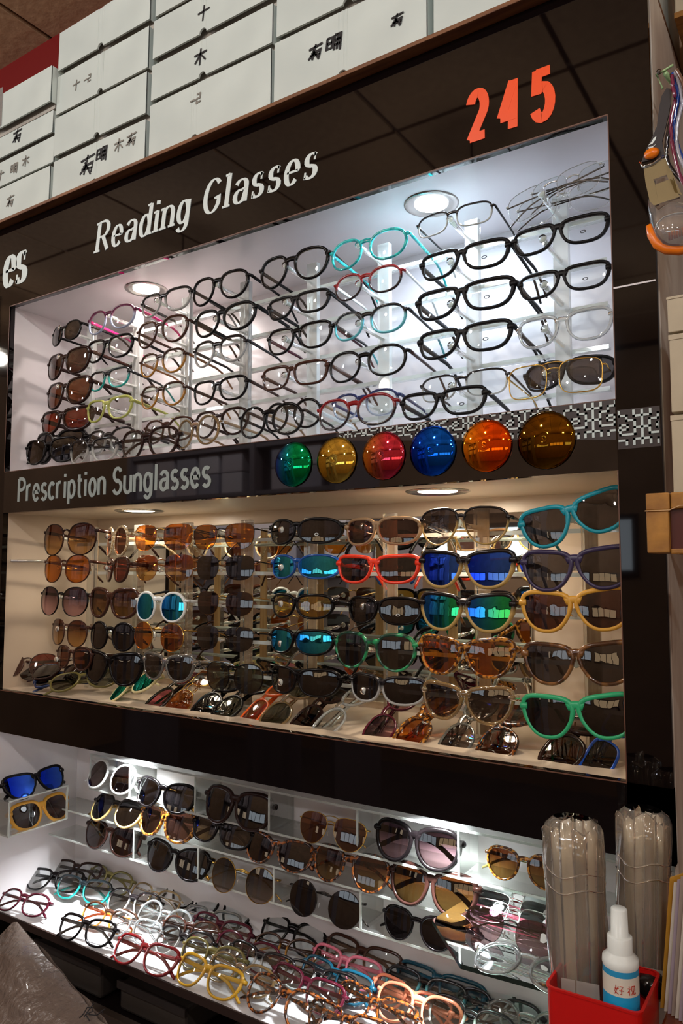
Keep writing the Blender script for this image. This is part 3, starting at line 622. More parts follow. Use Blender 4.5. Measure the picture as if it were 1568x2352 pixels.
# ---- loose sunglasses lying on the lower opening floor
def lay(x, y, Z, st, fm, lm, label, sun=True, yaw=0, pitch=60, roll=0, W=.14, tm=None, group=None, fold=True, h=.016, Y=None):
    c = atz(x, y, Z+h) if Y is None else aty(x, y, Y)
    if Y is not None: c.z = max(c.z, Z+.030)
    return eyewear(st, tuple(c), (-R(pitch), R(roll), R(yaw)), F[fm], L[lm], label, sun, fold, W/width(st), F[tm] if tm else None, group)
LG = 'sunglasses lying on the lower opening floor'
for k, (x, y, st, fm, lm, words, yaw, pitch, roll) in enumerate([
 (60,1535,'big','brown','redl','large red-brown sunglasses',35,25,0),(40,1560,'avi','gun','grey','thin metal-rimmed grey sunglasses',20,60,0),(140,1548,'soft','dbrown','dbrown','dark plum sunglasses',25,55,0),
 (150,1572,'sprect','navy','black','navy blue sunglasses',35,60,-5),(190,1588,'panto','olive','green','olive green sunglasses',40,55,-5),(300,1585,'round','cream','mteal','cream sunglasses with teal mirrored lenses',0,50,-18),
 (400,1590,'cat','gun','pink','sunglasses with pink lenses and wire temples',62,48,-22),(445,1612,'avi','gold','amber','amber-lens metal sunglasses',66,52,-20),(505,1610,'bold','black','black','glossy black sunglasses',64,50,-20),
 (560,1632,'panto','black','green','slim dark green-grey sunglasses',68,58,-18),(615,1642,'rect','orange','amber','bright orange sunglasses',68,60,-16),(668,1648,'panto','champ','green','champagne olive sunglasses',64,50,-20),
 (738,1652,'cat','dbrown','dbrown','dark brown narrow sunglasses',66,52,-18),(790,1655,'cat','clear','clear','clear crystal sunglasses',66,45,-24),(900,1668,'oval','burg','gpurp','plum-rimmed sunglasses lying flat',40,75,0),
 (980,1692,'bold','tortl','amber','amber tortoise sunglasses',60,50,-20),(1078,1702,'cat','greyc','ggrey','clear grey sunglasses',64,55,-18),(1168,1700,'bold','tort','brown','brown tortoise sunglasses with oval lenses',60,42,-22),
 (1325,1725,'bold','dbrown','dbrown','dark brown thick sunglasses under the mint green pair',58,48,-22),(1405,1738,'rect','blue','grey','bright blue sunglasses at the right corner',66,50,-20)]):
    if k >= 6: yaw, pitch, roll = 72+(k % 3)*4, 74+(k*7 % 12), -27-(k*5 % 9)
    lay(x, y-8, ZL, st, fm, lm, f"{words}, {ORD[k]} from left, lower opening floor", True, yaw, pitch, roll, .136, group=LG, h=.024, Y=.085 if k >= 6 else .055)

# ================================================================ BOTTOM DISPLAY: acrylic tiers
def tier(label, x0, x1, y0, y1, z0, z1, divs, top=True, bottom=True):
    t = thing('acrylic_shelf', label, 'shelf', (0, 0, z0)); h = z1-z0
    if bottom:
        G().box(x0, x1, y0, y1, 0, .003).build('floor_plate', M['acr'], t); G().box(x0, x1, y0-.0012, y0, -.0002, .0032).build('front_edge', M['edge'], t)
    if top:
        G().box(x0, x1, y0, y1, h-.003, h).build('top_plate', M['acr'], t); G().box(x0, x1, y0-.0012, y0, h-.0032, h+.0002).build('front_edge', M['edge'], t)
    for d in divs:
        p = G().box(d-.0014, d+.0014, y0+.0005, y1, .003, h-.003).build('divider', M['acr'], t)
        G().box(d-.0016, d+.0016, y0-.0012, y0+.0005, .003, h-.003).build('divider_edge', M['edge'], p)
TY = .13
tier('upper clear acrylic shelf box with dividers on the back wall of the bottom display', -1.10, XE-.004, TY, .199, -.209, -.137, [aty(x, 1850, TY).x for x in (297, 448, 618, 820, 1052)]+[-1.098])
tier('lower clear acrylic shelf box with dividers on the back wall of the bottom display', XA+.004, XE-.004, TY, .199, -.3245, -.262, [aty(x, 2000, TY).x for x in (306, 455, 629, 828)])
t = thing('acrylic_shelf', 'short clear acrylic box shelf on the left side wall of the bottom display', 'shelf', (0, 0, -.28))
x0, x1, y0, y1 = XA+.0005, -1.166, -.008, .128
G().box(x0, x1, y0, y1, 0, .003).build('floor_plate', M['acr'], t); G().box(x0, x1, y0, y1, .067, .070).build('top_plate', M['acr'], t)
for nm, b in (('front_edge', (x1, x1+.0012, y0, y1, 0, .003)), ('front_edge', (x1, x1+.0012, y0, y1, .067, .07)), ('side_edge', (x1-.002, x1+.0012, y0, y0+.003, .003, .067)), ('side_edge', (x1-.002, x1+.0012, y1-.003, y1, .003, .067))):
    G().box(*b).build(nm, M['edge'], t)
G().box(x0, x1-.002, y0, y0+.003, .003, .067).build('end_plate', M['acr'], t)
# pairs on the left wall box (they face into the aisle of the cabinet)
def onleft(x0, x1, y, st, fm, lm, label, X, pitch, z=None):
    a = atx(x0, y, X); b = atx(x1, y, X); c = (a+b)/2
    return eyewear(st, (X, c.y, c.z if z is None else z), (-R(pitch), 0, R(90)), F[fm], L[lm], label, True, True, .142/width(st))
onleft(8, 162, 1795, 'way', 'black', 'mblue', 'black sunglasses with blue mirrored lenses on top of the left wall box', -1.178, 30)
onleft(25, 170, 1862, 'bold', 'yellow', 'dbrown', 'orange-yellow sunglasses inside the left wall box', -1.183, 25)
TG = 'sunglasses on the acrylic tiers'
for (x0, x1, y, st, fm, lm, words, Y, pitch, tm, fold) in [
 (195,306,1778,'round','white','dbrown','round white sunglasses leaning in the first compartment of the top tier',.148,28,None,1),
 (302,440,1822,'cat','black','black','black cat-eye sunglasses in the second compartment of the top tier',.146,18,'gold',1),
 (458,616,1852,'bold','dbrown','black','dark brown sunglasses in the third compartment of the top tier',.146,15,None,1),
 (680,838,1905,'avi','gold','brown','gold aviator sunglasses with brown lenses in the top tier',.146,15,None,1),
 (850,1052,1938,'bold','black','gpurp','large black sunglasses in the fifth compartment of the top tier',.144,12,None,1),
 (1115,1290,1990,'panto','tortl','gamb','amber tortoise sunglasses at the right end of the top tier',.144,12,'olive',1),
 (203,318,1855,'panto','blkgold','black','black browline sunglasses with gold lower rims on the middle tier',.148,35,'gold',1),
 (310,440,1885,'bold','tortl','dbrown','light tortoise chunky sunglasses on the middle tier',.142,20,None,1),
 (430,572,1908,'sprect','black','gdark','black eyeglasses with dark flip-up clip on the middle tier',.140,20,None,1),
 (553,712,1952,'cat','tort','dbrown','dark tortoise cat-eye sunglasses on the middle tier',.142,18,None,1),
 (710,890,1990,'panto','tort','gbrown','tortoise rounded sunglasses on the middle tier',.142,18,None,1),
 (884,1092,2040,'bold','dbrown','gamb','large dark tortoise sunglasses with amber gradient lenses on the middle tier',.140,14,None,1),
 (180,318,1920,'cat','dbrown','dbrown','dark plum sunglasses in the first compartment of the bottom tier',.146,18,None,1),
 (325,472,1972,'cat','black','black','black cat-eye sunglasses in the second compartment of the bottom tier',.146,18,'gold',1),
 (478,630,2018,'roundm','gold','ggrey','round gold-rimmed sunglasses in the bottom tier',.146,14,None,1),
 (657,828,2072,'roundm','gun','black','round dark metal sunglasses in the bottom tier',.145,14,None,1),
 (872,1042,2130,'panto','black','black','round black sunglasses at the right of the bottom tier',.143,10,None,1)]:
    put(x0, x1, y+5, st, fm, lm, words, True, Y=Y-.018, pitch=pitch, fold=bool(fold), tm=tm, group=TG)

# ---- the pile of eyeglasses on the bottom shelf
PG = 'eyeglasses spread over the bottom shelf'
pile = [ # x, y, style, frame, words, yaw, W, zoff, lens
 (245,1985,'soft','black','large black eyeglasses at the back left corner',-5,.15,.030,'clear'),(170,2000,'soft','dbrown','dark brown eyeglasses at the back left',10,.135,.03,'clear'),(120,2020,'soft','black','black eyeglasses leaning by the left wall',20,.135,.028,'clear'),
 (185,2042,'soft','tealblk','black and green eyeglasses',12,.135,.028,'clear'),(245,2020,'oval','olive','olive eyeglasses with yellow temple',0,.135,.026,'clear'),(390,2045,'panto','black','black rounded eyeglasses against the back wall',0,.14,.030,'clear'),
 (350,2062,'oval','champ','pale gold eyeglasses',4,.13,.030,'clear'),(300,2075,'panto','blksil','thin black eyeglasses',8,.13,.025,'clear'),(372,2110,'round','clear','clear round eyeglasses in the bright spot',5,.13,.025,'clear'),
 (505,2085,'panto','black','thick black eyeglasses against the back wall',0,.145,.030,'clear'),(475,2112,'soft','greyc','grey clear eyeglasses',3,.14,.026,'clear'),(48,2070,'oval','burg','red eyeglasses at the front left edge',8,.13,.028,'clear'),
 (190,2135,'soft','black','slim black eyeglasses near the front edge',6,.135,.026,'clear'),(245,2108,'oval','brnamb','brown eyeglasses with orange temples',10,.13,.025,'clear'),(300,2130,'soft','clear','clear eyeglasses in the bright spot',2,.13,.025,'clear'),
 (325,2190,'soft','red','dark red eyeglasses near the front edge',2,.145,.026,'clear'),(415,2165,'panto','blksil','black and clear eyeglasses',4,.13,.026,'clear'),(430,2140,'oval','brown','thin brown eyeglasses',8,.13,.025,'clear'),
 (498,2135,'soft','burg','burgundy eyeglasses behind the red pair',0,.14,.026,'clear'),(560,2185,'oval','burg','wide plum eyeglasses',0,.142,.028,'clear'),(470,2240,'soft','yel','yellow eyeglasses at the front edge',-2,.142,.028,'clear'),
 (545,2235,'oval','champ','honey clear eyeglasses beside the yellow pair',0,.138,.026,'clear'),(480,2200,'panto','olive','olive black eyeglasses',6,.132,.025,'clear'),(645,2300,'panto','tort','tortoise eyeglasses at the front edge',0,.145,.028,'clear'),
 (665,2145,'panto','black','black browline eyeglasses against the back wall',0,.142,.032,'clear'),(648,2178,'oval','brnamb','thin amber eyeglasses under the black browline pair',4,.135,.024,'clear'),(695,2270,'soft','burg','dark plum eyeglasses',0,.142,.027,'clear'),
 (785,2220,'soft','rose','pink eyeglasses',-2,.14,.026,'clear'),(825,2200,'soft','brown','brown rectangular eyeglasses against the back wall',0,.15,.032,'clear'),(762,2248,'soft','dteal','petrol blue eyeglasses',-4,.142,.026,'clear'),
 (725,2250,'soft','blkclr','black and clear eyeglasses between plum and petrol pairs',2,.138,.024,'clear'),(1000,2262,'sprect','dteal','wide dark teal eyeglasses against the back wall',0,.155,.032,'clear'),(968,2272,'soft','blkcyan','black and aqua eyeglasses',0,.142,.028,'clear'),
 (935,2298,'soft','coral','coral pink eyeglasses, upper of two',-2,.14,.027,'clear'),(955,2318,'panto','coral','pale coral eyeglasses in the bright spot, lower of two',3,.142,.025,'clear'),(855,2318,'soft','tort','light tortoise eyeglasses below the coral pair',-2,.142,.026,'clear'),
 (1185,2305,'sprect','black','black eyeglasses beside the red bin',0,.145,.032,'clear'),(1135,2325,'panto','blksil','black and silver eyeglasses in front of the red bin',2,.138,.028,'clear'),(1075,2350,'panto','blkclr','black clear eyeglasses at the bottom edge',0,.138,.026,'clear'),
 (790,2360,'soft','tort','dark tortoise eyeglasses at the bottom edge',0,.142,.026,'clear'),(1205,2362,'round','greyc','smoky clear eyeglasses at the bottom edge by the bin',0,.14,.026,'clear'),(590,2210,'soft','blksil','grey-rimmed eyeglasses below the plum pair',3,.135,.024,'clear')]
for k, (x, y, st, fm, words, yaw, w, h, lm) in enumerate(pile):
    tm = {5:None, 12:'gun', 13:'orange', 15:'red', 20:'yel', 27:'rose', 34:'coral'}.get(k)
    lay(x, y, ZS, st, fm, lm, words+' of the bottom shelf pile' if 'pile' not in words else words, False, yaw, 42+random.uniform(-8, 8), random.uniform(-4, 4), w, tm, PG, True, h)

# ================================================================ BOXES ON THE LEDGE
ZB0 = ZT+.008
def wbox(x0, x1, z0, z1, label, y0=.0, dep=.26, notch=.0, rot=0, side=False):
    w = x1-x0; h = z1-z0; lid = h*.97
    t = thing('white_box', label, 'box', ((x0+x1)/2, y0, z0), (0, 0, R(rot)), 'white cardboard boxes on the ledge')
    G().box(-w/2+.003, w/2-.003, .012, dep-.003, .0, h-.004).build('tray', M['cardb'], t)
    # lid: front face with a thumb notch, sides, top
    g = G(); zl = h*.10; nr = .0085; nx = notch*w; n = 10
    top = [(-w/2, h), (nx-nr, h), ]+[(nx+nr*-cos(pi*i/n), h) for i in range(1, n)]+[(nx+nr, h), (w/2, h)]
    bot = [(-w/2, zl), (nx-nr, zl)]+[(nx-nr*cos(pi*i/n), zl+nr*sin(pi*i/n)) for i in range(1, n)]+[(nx+nr, zl), (w/2, zl)]
    V = [(x, random.uniform(-.0008, .0008) if 0 < i < len(top)-1 else 0, z) for i, (x, z) in enumerate(top)]+[(x, -.0015, z) for x, z in bot]; m_ = len(top)
    V2 = [(x, .002, z) for x, y, z in V]
    Fq = [(i, m_+i, m_+i+1, i+1) for i in range(m_-1)]+[(2*m_+i+1, 3*m_+i+1, 3*m_+i, 2*m_+i) for i in range(m_-1)]
    Fq += [(m_+i, 3*m_+i, 3*m_+i+1, m_+i+1) for i in range(m_-1)]
    g.add(V+V2, Fq); g.box(-w/2, w/2, .002, dep, h-.0015, h); g.box(-w/2, -w/2+.0015, .002, dep, zl, h-.0015); g.box(w/2-.0015, w/2, .002, dep, zl, h-.0015)
    g.build('lid', M['card'], t); return t
cols = {'A': (-1.405, -1.108, [.986, 1.0755, 1.14, 1.194], -.25), 'B': (-1.096, -.824, [.986, 1.079, 1.171, 1.264, 1.358], 0), 'C': (-.812, -.527, [.986, 1.10, 1.178, 1.262, 1.36], -.08),
        'D': (-.521, -.244, [.986, 1.104, 1.205, 1.30], .0), 'E': (-.236, .045, [.986, 1.085, 1.18], 0), 'Z': (-1.71, -1.415, [.986, 1.06, 1.13, 1.19], 0)}
cn = dict(A='second stack from the left', B='third stack from the left, beside the red beam', C='fourth stack from the left', D='fifth stack from the left', E='rightmost stack', Z='leftmost stack, partly out of view')
BX = {}
for c, (x0, x1, zs, nt0) in cols.items():
    for k in range(len(zs)-1):
        j = random.uniform(-.004, .004)
        BX[c, k] = wbox(x0+j, x1+j, zs[k], zs[k+1]-.0012, f"white cardboard box, {['bottom', 'second', 'third', 'top'][k]} of {cn[c]}", y0=random.uniform(-.001, .006) if k else .002, notch=nt0+random.uniform(-.04, .04))
tb = wbox(-1.40, -1.101, 1.196, 1.282, 'white box with a glossy tape strip, jutting from the top of the second stack', y0=-.008, rot=0, notch=-.15)
G().box(-.05, -.02, -.0022, -.0016, .012, .1).build('tape_strip', thin('clear tape', 'e0e4e0', gloss=.3, diffuse=.3), tb)
# handwriting on the boxes
WR = {'mu': [[(0,.7),(1,.72)], [(.5,1),(.5,0)], [(.5,.68),(.1,.2)], [(.5,.68),(.95,.2)]], 'shi': [[(0,.6),(1,.65)], [(.5,1),(.48,0)]], 'one': [[(0,.5),(.5,.5)], [(.6,.8),(.9,.8),(.9,.5),(.6,.5)], [(.6,.5),(.6,.2),(1,.25)]],
 'wen': [[(0,.8),(1,.9)], [(.5,1),(.3,.1)], [(.2,.5),(.9,.55),(.8,.1)], [(0,.2),(.5,.5)], [(.3,.7),(.8,0)], [(.1,.4),(.9,.3)]], 'ming': [[(0,.9),(0,.3),(.35,.3),(.35,.9),(0,.9)], [(0,.6),(.35,.6)], [(.5,.95),(.5,.1)], [(.5,.95),(.9,.95),(.9,0)], [(.5,.65),(.9,.65)], [(.5,.38),(.9,.38)], [(.7,.95),(.7,.1)]],
 'com': [[(.3,.7),(.1,.6),(.1,.3),(.35,.3)], [(.45,.3),(.5,.6),(.6,.3),(.7,.6),(.75,.3)], [(.8,.4),(1,.8),(1.05,.5)]]}
def write(bx, kind, u, v, s, m=None, sc=1.0):
    g = G()
    for st in WR[kind]: pen(g, st, lambda q: .11*sc, (u, v), s, s, .1, -.0017, .0004)
    g.build('handwriting', m or M['ink'], bx)
fa = pbr('faded ink', '8a867e', .7)
write(BX['C', 2], 'shi', -.03, .03, .028); write(BX['C', 2], 'com', .05, .036, .026); write(BX['C', 1], 'mu', -.035, .03, .03); write(BX['C', 0], 'one', -.04, .07, .026, fa)
write(BX['D', 0], 'wen', -.07, .055, .026, sc=1.2); write(BX['D', 0], 'ming', -.035, .055, .028, sc=1.3); write(BX['D', 0], 'wen', .08, .05, .02, sc=1.3)
write(BX['B', 0], 'wen', -.05, .03, .042, sc=.9); write(BX['B', 0], 'ming', .0, .045, .03, sc=1.2); write(BX['B', 0], 'mu', .05, .05, .026, fa); write(BX['B', 0], 'wen', .085, .05, .026, fa)
write(BX['B', 2], 'shi', -.085, .04, .022, fa); write(BX['B', 2], 'one', -.05, .04, .022, fa)
write(BX['A', 2], 'wen', .01, .02, .03); write(BX['A', 1], 'ming', .0, .02, .024, fa); write(BX['A', 1], 'mu', .04, .025, .024, fa); write(BX['A', 0], 'wen', .0, .035, .026, fa); write(BX['A', 1], 'shi', -.05, .02, .024, fa)

# ================================================================ GLASS PLATE with pairs on it
PZ = -.2615; PT = PZ+.0065
c1 = atz(992, 2112, PT); c2 = atz(1100, 2046, PT); c3 = atz(1057, 2214, PT); c4 = atz(1262, 2262, PT)
c2 = c1+(c2-c1)*((.196-c1.y)/(c2.y-c1.y))
ptsP = [c1, c2, Vector((XE-.006, .196, PT)), Vector((XE-.006, c4.y, PT)), Vector((c3.x, c3.y, PT))]
gx = thing('glass_plate', 'thick cut-corner glass plate with dark green edge, laid on the lower acrylic box', 'glass plate', (0, 0, 0))
n = 5; V = [tuple(p) for p in ptsP]+[(p.x, p.y, PZ+.0003) for p in ptsP]
link('pane', mesh(V, [tuple(range(n)), tuple(range(2*n-1, n-1, -1))]), thin('plate glass', 'd4e6dc', gloss=.14, boost=2.2, diffuse=.05, dcol='d0e8dc'), gx)
link('pane_edge', mesh(V, [(i, i+n, (i+1) % n+n, (i+1) % n) for i in range(n)]), pbr('green glass edge', '1c2a22', .15, ior=1.6), gx)
RG = 'readers piled on the glass plate'
for k, (x, y, st, fm, lm, words, pt, tm) in enumerate([
 (1200,2036,'rdr','gold','brown','brown-lens reader, farthest back on the glass plate',40,'orange'),(1190,2052,'rdr','silver','clear','clear reader with orange temples on the glass plate, second from the back',48,'red2'),
 (1186,2068,'rdr','silver','clear','clear reader with red temples on the glass plate, third from the back',50,'red'),(1180,2084,'rdr','silver','grey','square silver reader with smoky lenses in the middle of the glass plate',50,'rose'),
 (1178,2104,'rdr','silver','clear','clear reader just behind the dark purple pair on the glass plate',52,'rose'),(1168,2140,'rimls','gun','gpurp','rimless dark purple sunglasses with round sticker, front of the glass plate',30,'black'),
 (1205,2212,'round','clear','clear','added round clear-rimmed pair for a reflection at the front of the glass plate',76,None)]):  # the last pair stands in for a reflection in the plate
    c = atz(x, y, PT+.016)
    e = eyewear(st, tuple(c), (-R(pt), 0, R(-2)), F[fm], L[lm], words, k in (0, 5), True, .14/width(st), F[tm] if tm else None, RG)
    if k in (1, 3, 4, 5):
        cx = .045; s_ = G().lathe([(0, 0), (.0055, 0)], n=16, axis='y').build('sticker', WL, e); s_.location = (cx, ST[st][9]*cx*cx-.0014, .004)

# ================================================================ BELOW THE DISPLAY
rl = G().box(-1.9, -.02, -.004, .012, -.535, -.522).build('lower_rail', pbr('aluminium rail', '5c5048', .35, metal=.6)); bevel(rl, .001)
tag(rl, 'narrow metal rail running below the bottom display shelf', 'rail')
for k, (a, b) in enumerate([(-1.12, -.93), (-.88, -.72), (-.64, -.50), (-.42, -.28)]):
    t = thing('storage_bin', f"low grey plastic bin in the dark recess under the display, {ORD[k]} from left", 'bin', (0, 0, -.53), group='bins below the display')
    bevel(G().box(a, b, .03, .13, .0, .055-.008*k).build('body', pbr('grey bin', '3a3430', .4), t), .006)
    G().box(a-.003, b+.003, .026, .032, .045-.008*k, .058-.008*k).build('rim', pbr('bin rim', '2a2422', .4), t)
sh = G().box(-1.9, XE, .012, .16, -.54, -.532).build('recess_shelf', M['dark']); tag(sh, 'dark shelf board in the recess under the bottom display', 'shelf')

# crumpled plastic bag, bottom left
def bag():
    t = thing('plastic_bag', 'crumpled grey plastic bag with black handwriting at the bottom left', 'bag')
    nu, nv = 44, 50; V = []; Fc = []
    from mathutils import noise
    for s_ in (0, 1):
        for j in range(nv+1):
            v = j/nv; py = 2118+v*330
            xr = 40+v*290; xl = 30-v*330
            for i in range(nu+1):
                u = i/nu; px = xl+(xr-xl)*u
                Y = -.105-.13*v-.03*sin(pi*u)*(1 if s_ == 0 else -.4)*min(1, v*4)
                p = aty(px, py, Y)
                f = (noise.noise(Vector((px/38, py/38, s_*9)))*.004+abs(noise.noise(Vector((px/90+5, py/60, 3))))*.009)*min(1, v*5)
                V.append((p.x, p.y-f*(1 if s_ == 0 else -1), p.z))
    W_ = nu+1; B = (nv+1)*W_
    for j in range(nv):
        for i in range(nu):
            a = j*W_+i; Fc += [(a, a+W_, a+W_+1, a+1), (B+a, B+a+1, B+a+W_+1, B+a+W_)]
    m = pbr('grey polythene', '6c5f58', .22, coat=.6, bump=.6, scale=70)
    link('film', mesh(V, Fc, True), m, t)
    g = G()
    def P(px, py):
        v = (py-2118)/330; u = (px-(30-v*330))/((40+v*290)-(30-v*330))
        i = max(0, min(nu-1, int(u*nu))); j = max(0, min(nv-1, int(v*nv))); p = V[j*W_+i]; q = aty(px, py, p[1]-.006); return q
    for st in ([(193,2335),(205,2318),(215,2305)], [(183,2338),(192,2328),(200,2314),(214,2314),(212,2323),(196,2330)], [(196,2330),(206,2345)], [(204,2330),(222,2332),(240,2318)], [(232,2322),(236,2326)]):
        g.tube([P(*q) for q in st], .0009, 5)
    g.build('handwriting', M['ink'], t)
bag()

# ================================================================ RIGHT SIDE
wd = pbr('yellow timber', 'bc8434', .45, var='8a5a22', scale=26, stretch=(1, 6, 1.4), bump=.1)
# wooden tray end with red-brown face
t = thing('wooden_block', 'yellow timber crate end with dark red face and rubber band at the right edge', 'crate', (.062, -.16, .2585))
def bb(n, x0, x1, y0, y1, z0, z1, m, p=t): return bevel(G().box(x0, x1, y0, y1, z0, z1).build(n, m, p), .0012)
bb('frame_board', 0, .020, 0, .05, 0, .040, wd); bb('frame_board', 0, .021, 0, .05, .0405, .057, wd); bb('top_board', .0215, .16, .002, .05, .0415, .057, wd); bb('bottom_board', .0205, .16, .002, .05, -.001, .004, wd)
G().box(.0205, .16, .006, .05, .004, .0413).build('face_panel', pbr('dark red face', '4a140c', .35), t)
G().tube([(-.0008, -.0008, .0402), (.021, -.0012, .0402), (.03, -.0008, .044), (.16, -.0008, .0435)], .0006, 5).build('rubber_band', pbr('rubber', 'c8a070', .6), t)
# beige boxes beside the cabinet
for k, (y0, y1, w) in enumerate([(681, 765, 'top'), (768, 948, 'middle'), (953, 1133, 'bottom')]):
    a = aty(1531, y0, -.06); b = aty(1531+4*k, y1, -.06)
    t = thing('cardboard_box', f'beige cardboard box beside the black cabinet, {w} of three at the right edge', 'box', (a.x+.002*k, -.06, b.z), group='beige boxes at the right edge')
    h = a.z-b.z-.001
    bevel(G().box(0, .15, 0, .055, 0, h*.995).build('body', M['cream'], t), .001); G().box(-.0006, .15, -.0008, .0, h*.93, h*.995).build('flap', M['cream'], t)
# upper right: underside of the neighbouring shelf with box
nz_ = aty(1545, 43, .12).z
o = bevel(G().box(XE+.012, .5, .12, .36, nz_+.004, nz_+.16).build('neighbour_box', M['cream']), .002); tag(o, 'large beige box on the neighbouring shelf at the top right corner', 'box')
o = G().box(XE+.012, .8, .115, .39, nz_-.004, nz_+.0035).build('neighbour_shelf', wd); tag(o, 'yellow wooden shelf edge of the neighbouring stall at the top right corner', 'shelf')
o = G().box(XE+.003, .8, .385, .395, -.3, nz_-.006).build('neighbour_back_board', pbr('dark red board', '2a1210', .5)); tag(o, 'dark reddish board behind the neighbouring stall at the right edge', 'board')
# side table / counter at lower right
ct = G().box(.062, .6, -.42, -.02, -.185, -.166).build('wooden_counter', pbr('counter wood', '7a3c1c', .35, var='5a2410', scale=14, stretch=(.6, 4, 1), bump=.1)); bevel(ct, .003)
tag(ct, 'reddish wooden counter corner at the bottom right', 'counter')
eb = G().box(.06, .6, -.424, -.4205, -.186, -.165).build('counter_lip', wd); tag(eb, 'yellow wooden front lip of the counter at the bottom right', 'trim')
lowc = G().box(-.06, .055, -.30, -.02, -.262, -.25).build('low_shelf', M['darkw']); tag(lowc, 'dark low shelf carrying the red bin', 'shelf')
# red bin
BX0, BX1, BY0, BY1, BZ0, BZ1 = -.0305, .0545, -.205, -.122, -.249, -.142
t = thing('red_bin', 'bright red open plastic bin holding clear sleeves and a spray bottle at the bottom right', 'bin', (BX0, BY0, BZ0))
w, d, h, th = BX1-BX0, BY1-BY0, BZ1-BZ0, .0018
rm = pbr('red plastic', 'c40e0a', .35); rc_ = .008
def rr(x0, x1, y0, y1, r, z, n=5):
    P = []
    for cx, cy, a in ((x1-r, y1-r, 0), (x0+r, y1-r, 90), (x0+r, y0+r, 180), (x1-r, y0+r, 270)):
        for i in range(n+1): P.append((cx+r*cos(R(a+90*i/n)), cy+r*sin(R(a+90*i/n)), z))
    return P
def loft(rings, close0=True, close1=True):
    V = []; Fc = []; n = len(rings[0])
    for r_ in rings: V += r_
    for j in range(len(rings)-1):
        for i in range(n): Fc.append((j*n+i, j*n+(i+1) % n, (j+1)*n+(i+1) % n, (j+1)*n+i))
    if close0: Fc.append(tuple(range(n))[::-1])
    if close1: Fc.append(tuple(range((len(rings)-1)*n, len(rings)*n)))
    return V, Fc
V, Fc = loft([rr(.002, w-.002, .002, d-.002, rc_, 0), rr(0, w, 0, d, rc_, h), rr(th, w-th, th, d-th, rc_-th, h), rr(th+.002, w-th-.002, th+.002, d-th-.002, rc_-th, th)])
link('body', mesh(V, Fc), rm, t)
V, Fc = loft([rr(-.0008, w+.0008, -.0008, d+.0008, rc_, h-.0015), rr(-.0008, w+.0008, -.0008, d+.0008, rc_, h+.0006), rr(th, w-th, th, d-th, rc_-th, h+.0006)], False, False)
link('rim', mesh(V, Fc), rm, t)
# bundles of clear sleeves
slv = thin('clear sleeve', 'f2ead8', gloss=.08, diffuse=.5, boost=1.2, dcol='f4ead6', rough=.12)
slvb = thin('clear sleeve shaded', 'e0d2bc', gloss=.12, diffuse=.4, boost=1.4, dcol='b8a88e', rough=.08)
slv2 = thin('sleeve wrap', 'f6f2ea', gloss=.07, diffuse=.14, boost=1.8, dcol='f2e8d8', rough=.07)
def bundle(name, label, x0, x1, yb, z0, z1, tilt, seed, cols=10):
    rnd = random.Random(seed); t = thing(name, label, 'plastic sleeves', ((x0+x1)/2, yb, z0), (0, R(tilt), 0)); w = x1-x0; H = z1-z0
    for k in range(cols):
        u = k/(cols-1)-.5; dd = .024*cos(u*pi)*(1 if k % 2 else -.8)*rnd.uniform(.3, 1)
        hh = H*rnd.uniform(.955, 1.0)*(1-.10*abs(u)); ww = w*.24*rnd.uniform(.8, 1.2); a = rnd.uniform(-40, 40)
        cx = u*w*.84; g = G(); V = []; n = 9
        prof = [(-.5, 0), (-.3, .12), (0, .16), (.3, .12), (.5, 0), (.3, -.12), (0, -.16), (-.3, -.12)]
        rings = []
        for j in range(n):
            z = hh*j/(n-1); f = 1+.06*sin(j*1.7+k); tw = R(a+6*sin(j*.9+k))
            rings.append([(cx*(.72+.28*j/(n-1))+ww*f*(p*cos(tw)-q*sin(tw)), dd+ww*f*(p*sin(tw)+q*cos(tw)), z+(.004*sin(i*2.1+k) if j == n-1 else 0)) for i, (p, q) in enumerate(prof)])
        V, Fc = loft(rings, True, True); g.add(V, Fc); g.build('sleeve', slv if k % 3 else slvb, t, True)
    rings = []
    for j in range(16):
        z = H*.93*j/15; f = 1+.025*sin(j*1.3+seed)
        rings.append([(w*.5*f*(.76+.24*min(1, j/9))*cos(2*pi*i/28), .029*f*sin(2*pi*i/28)*(1+.08*sin(i*1.9+j*.6)), z+(.0035*sin(i*1.3) if j == 15 else 0)) for i in range(28)])
    rings.append([(p[0]*.93, p[1]*.8, H*.965) for p in rings[-1]]); rings.append([(p[0]*.7, p[1]*.6, H*.99) for p in rings[-1]])
    V, Fc = loft(rings, False, False); link('wrap', mesh(V, Fc, True), slv2, t)
    for zz in (.80, .74):
        g = G(); g.tube([(w*.505*cos(2*pi*i/24)*(.97), .0305*sin(2*pi*i/24), H*zz+.003*sin(i)) for i in range(25)], .0007, 5); g.build('band', slv2, t, True)
    g = G(); z = H*.42; g.add([(-w*.12, -.0315, 0), (w*.46, -.026, 0), (w*.46, -.026, z), (-w*.12, -.0315, z)], [(0, 1, 2, 3)]); g.build('inner_paper', thin('inner film', 'e0dcd6', gloss=.1, diffuse=.5, dcol='d8d0c6', rough=.1), t)
    return t
bundle('sleeve_bundle', 'left wrapped bundle of clear plastic sleeves standing in the red bin', -.043, .0155, -.150, BZ0+.003, .000, -1.0, 3)
bundle('sleeve_bundle', 'right wrapped bundle of clear plastic sleeves behind the spray bottle', .003, .056, -.088, BZ0+.001, .002, 1.5, 8)
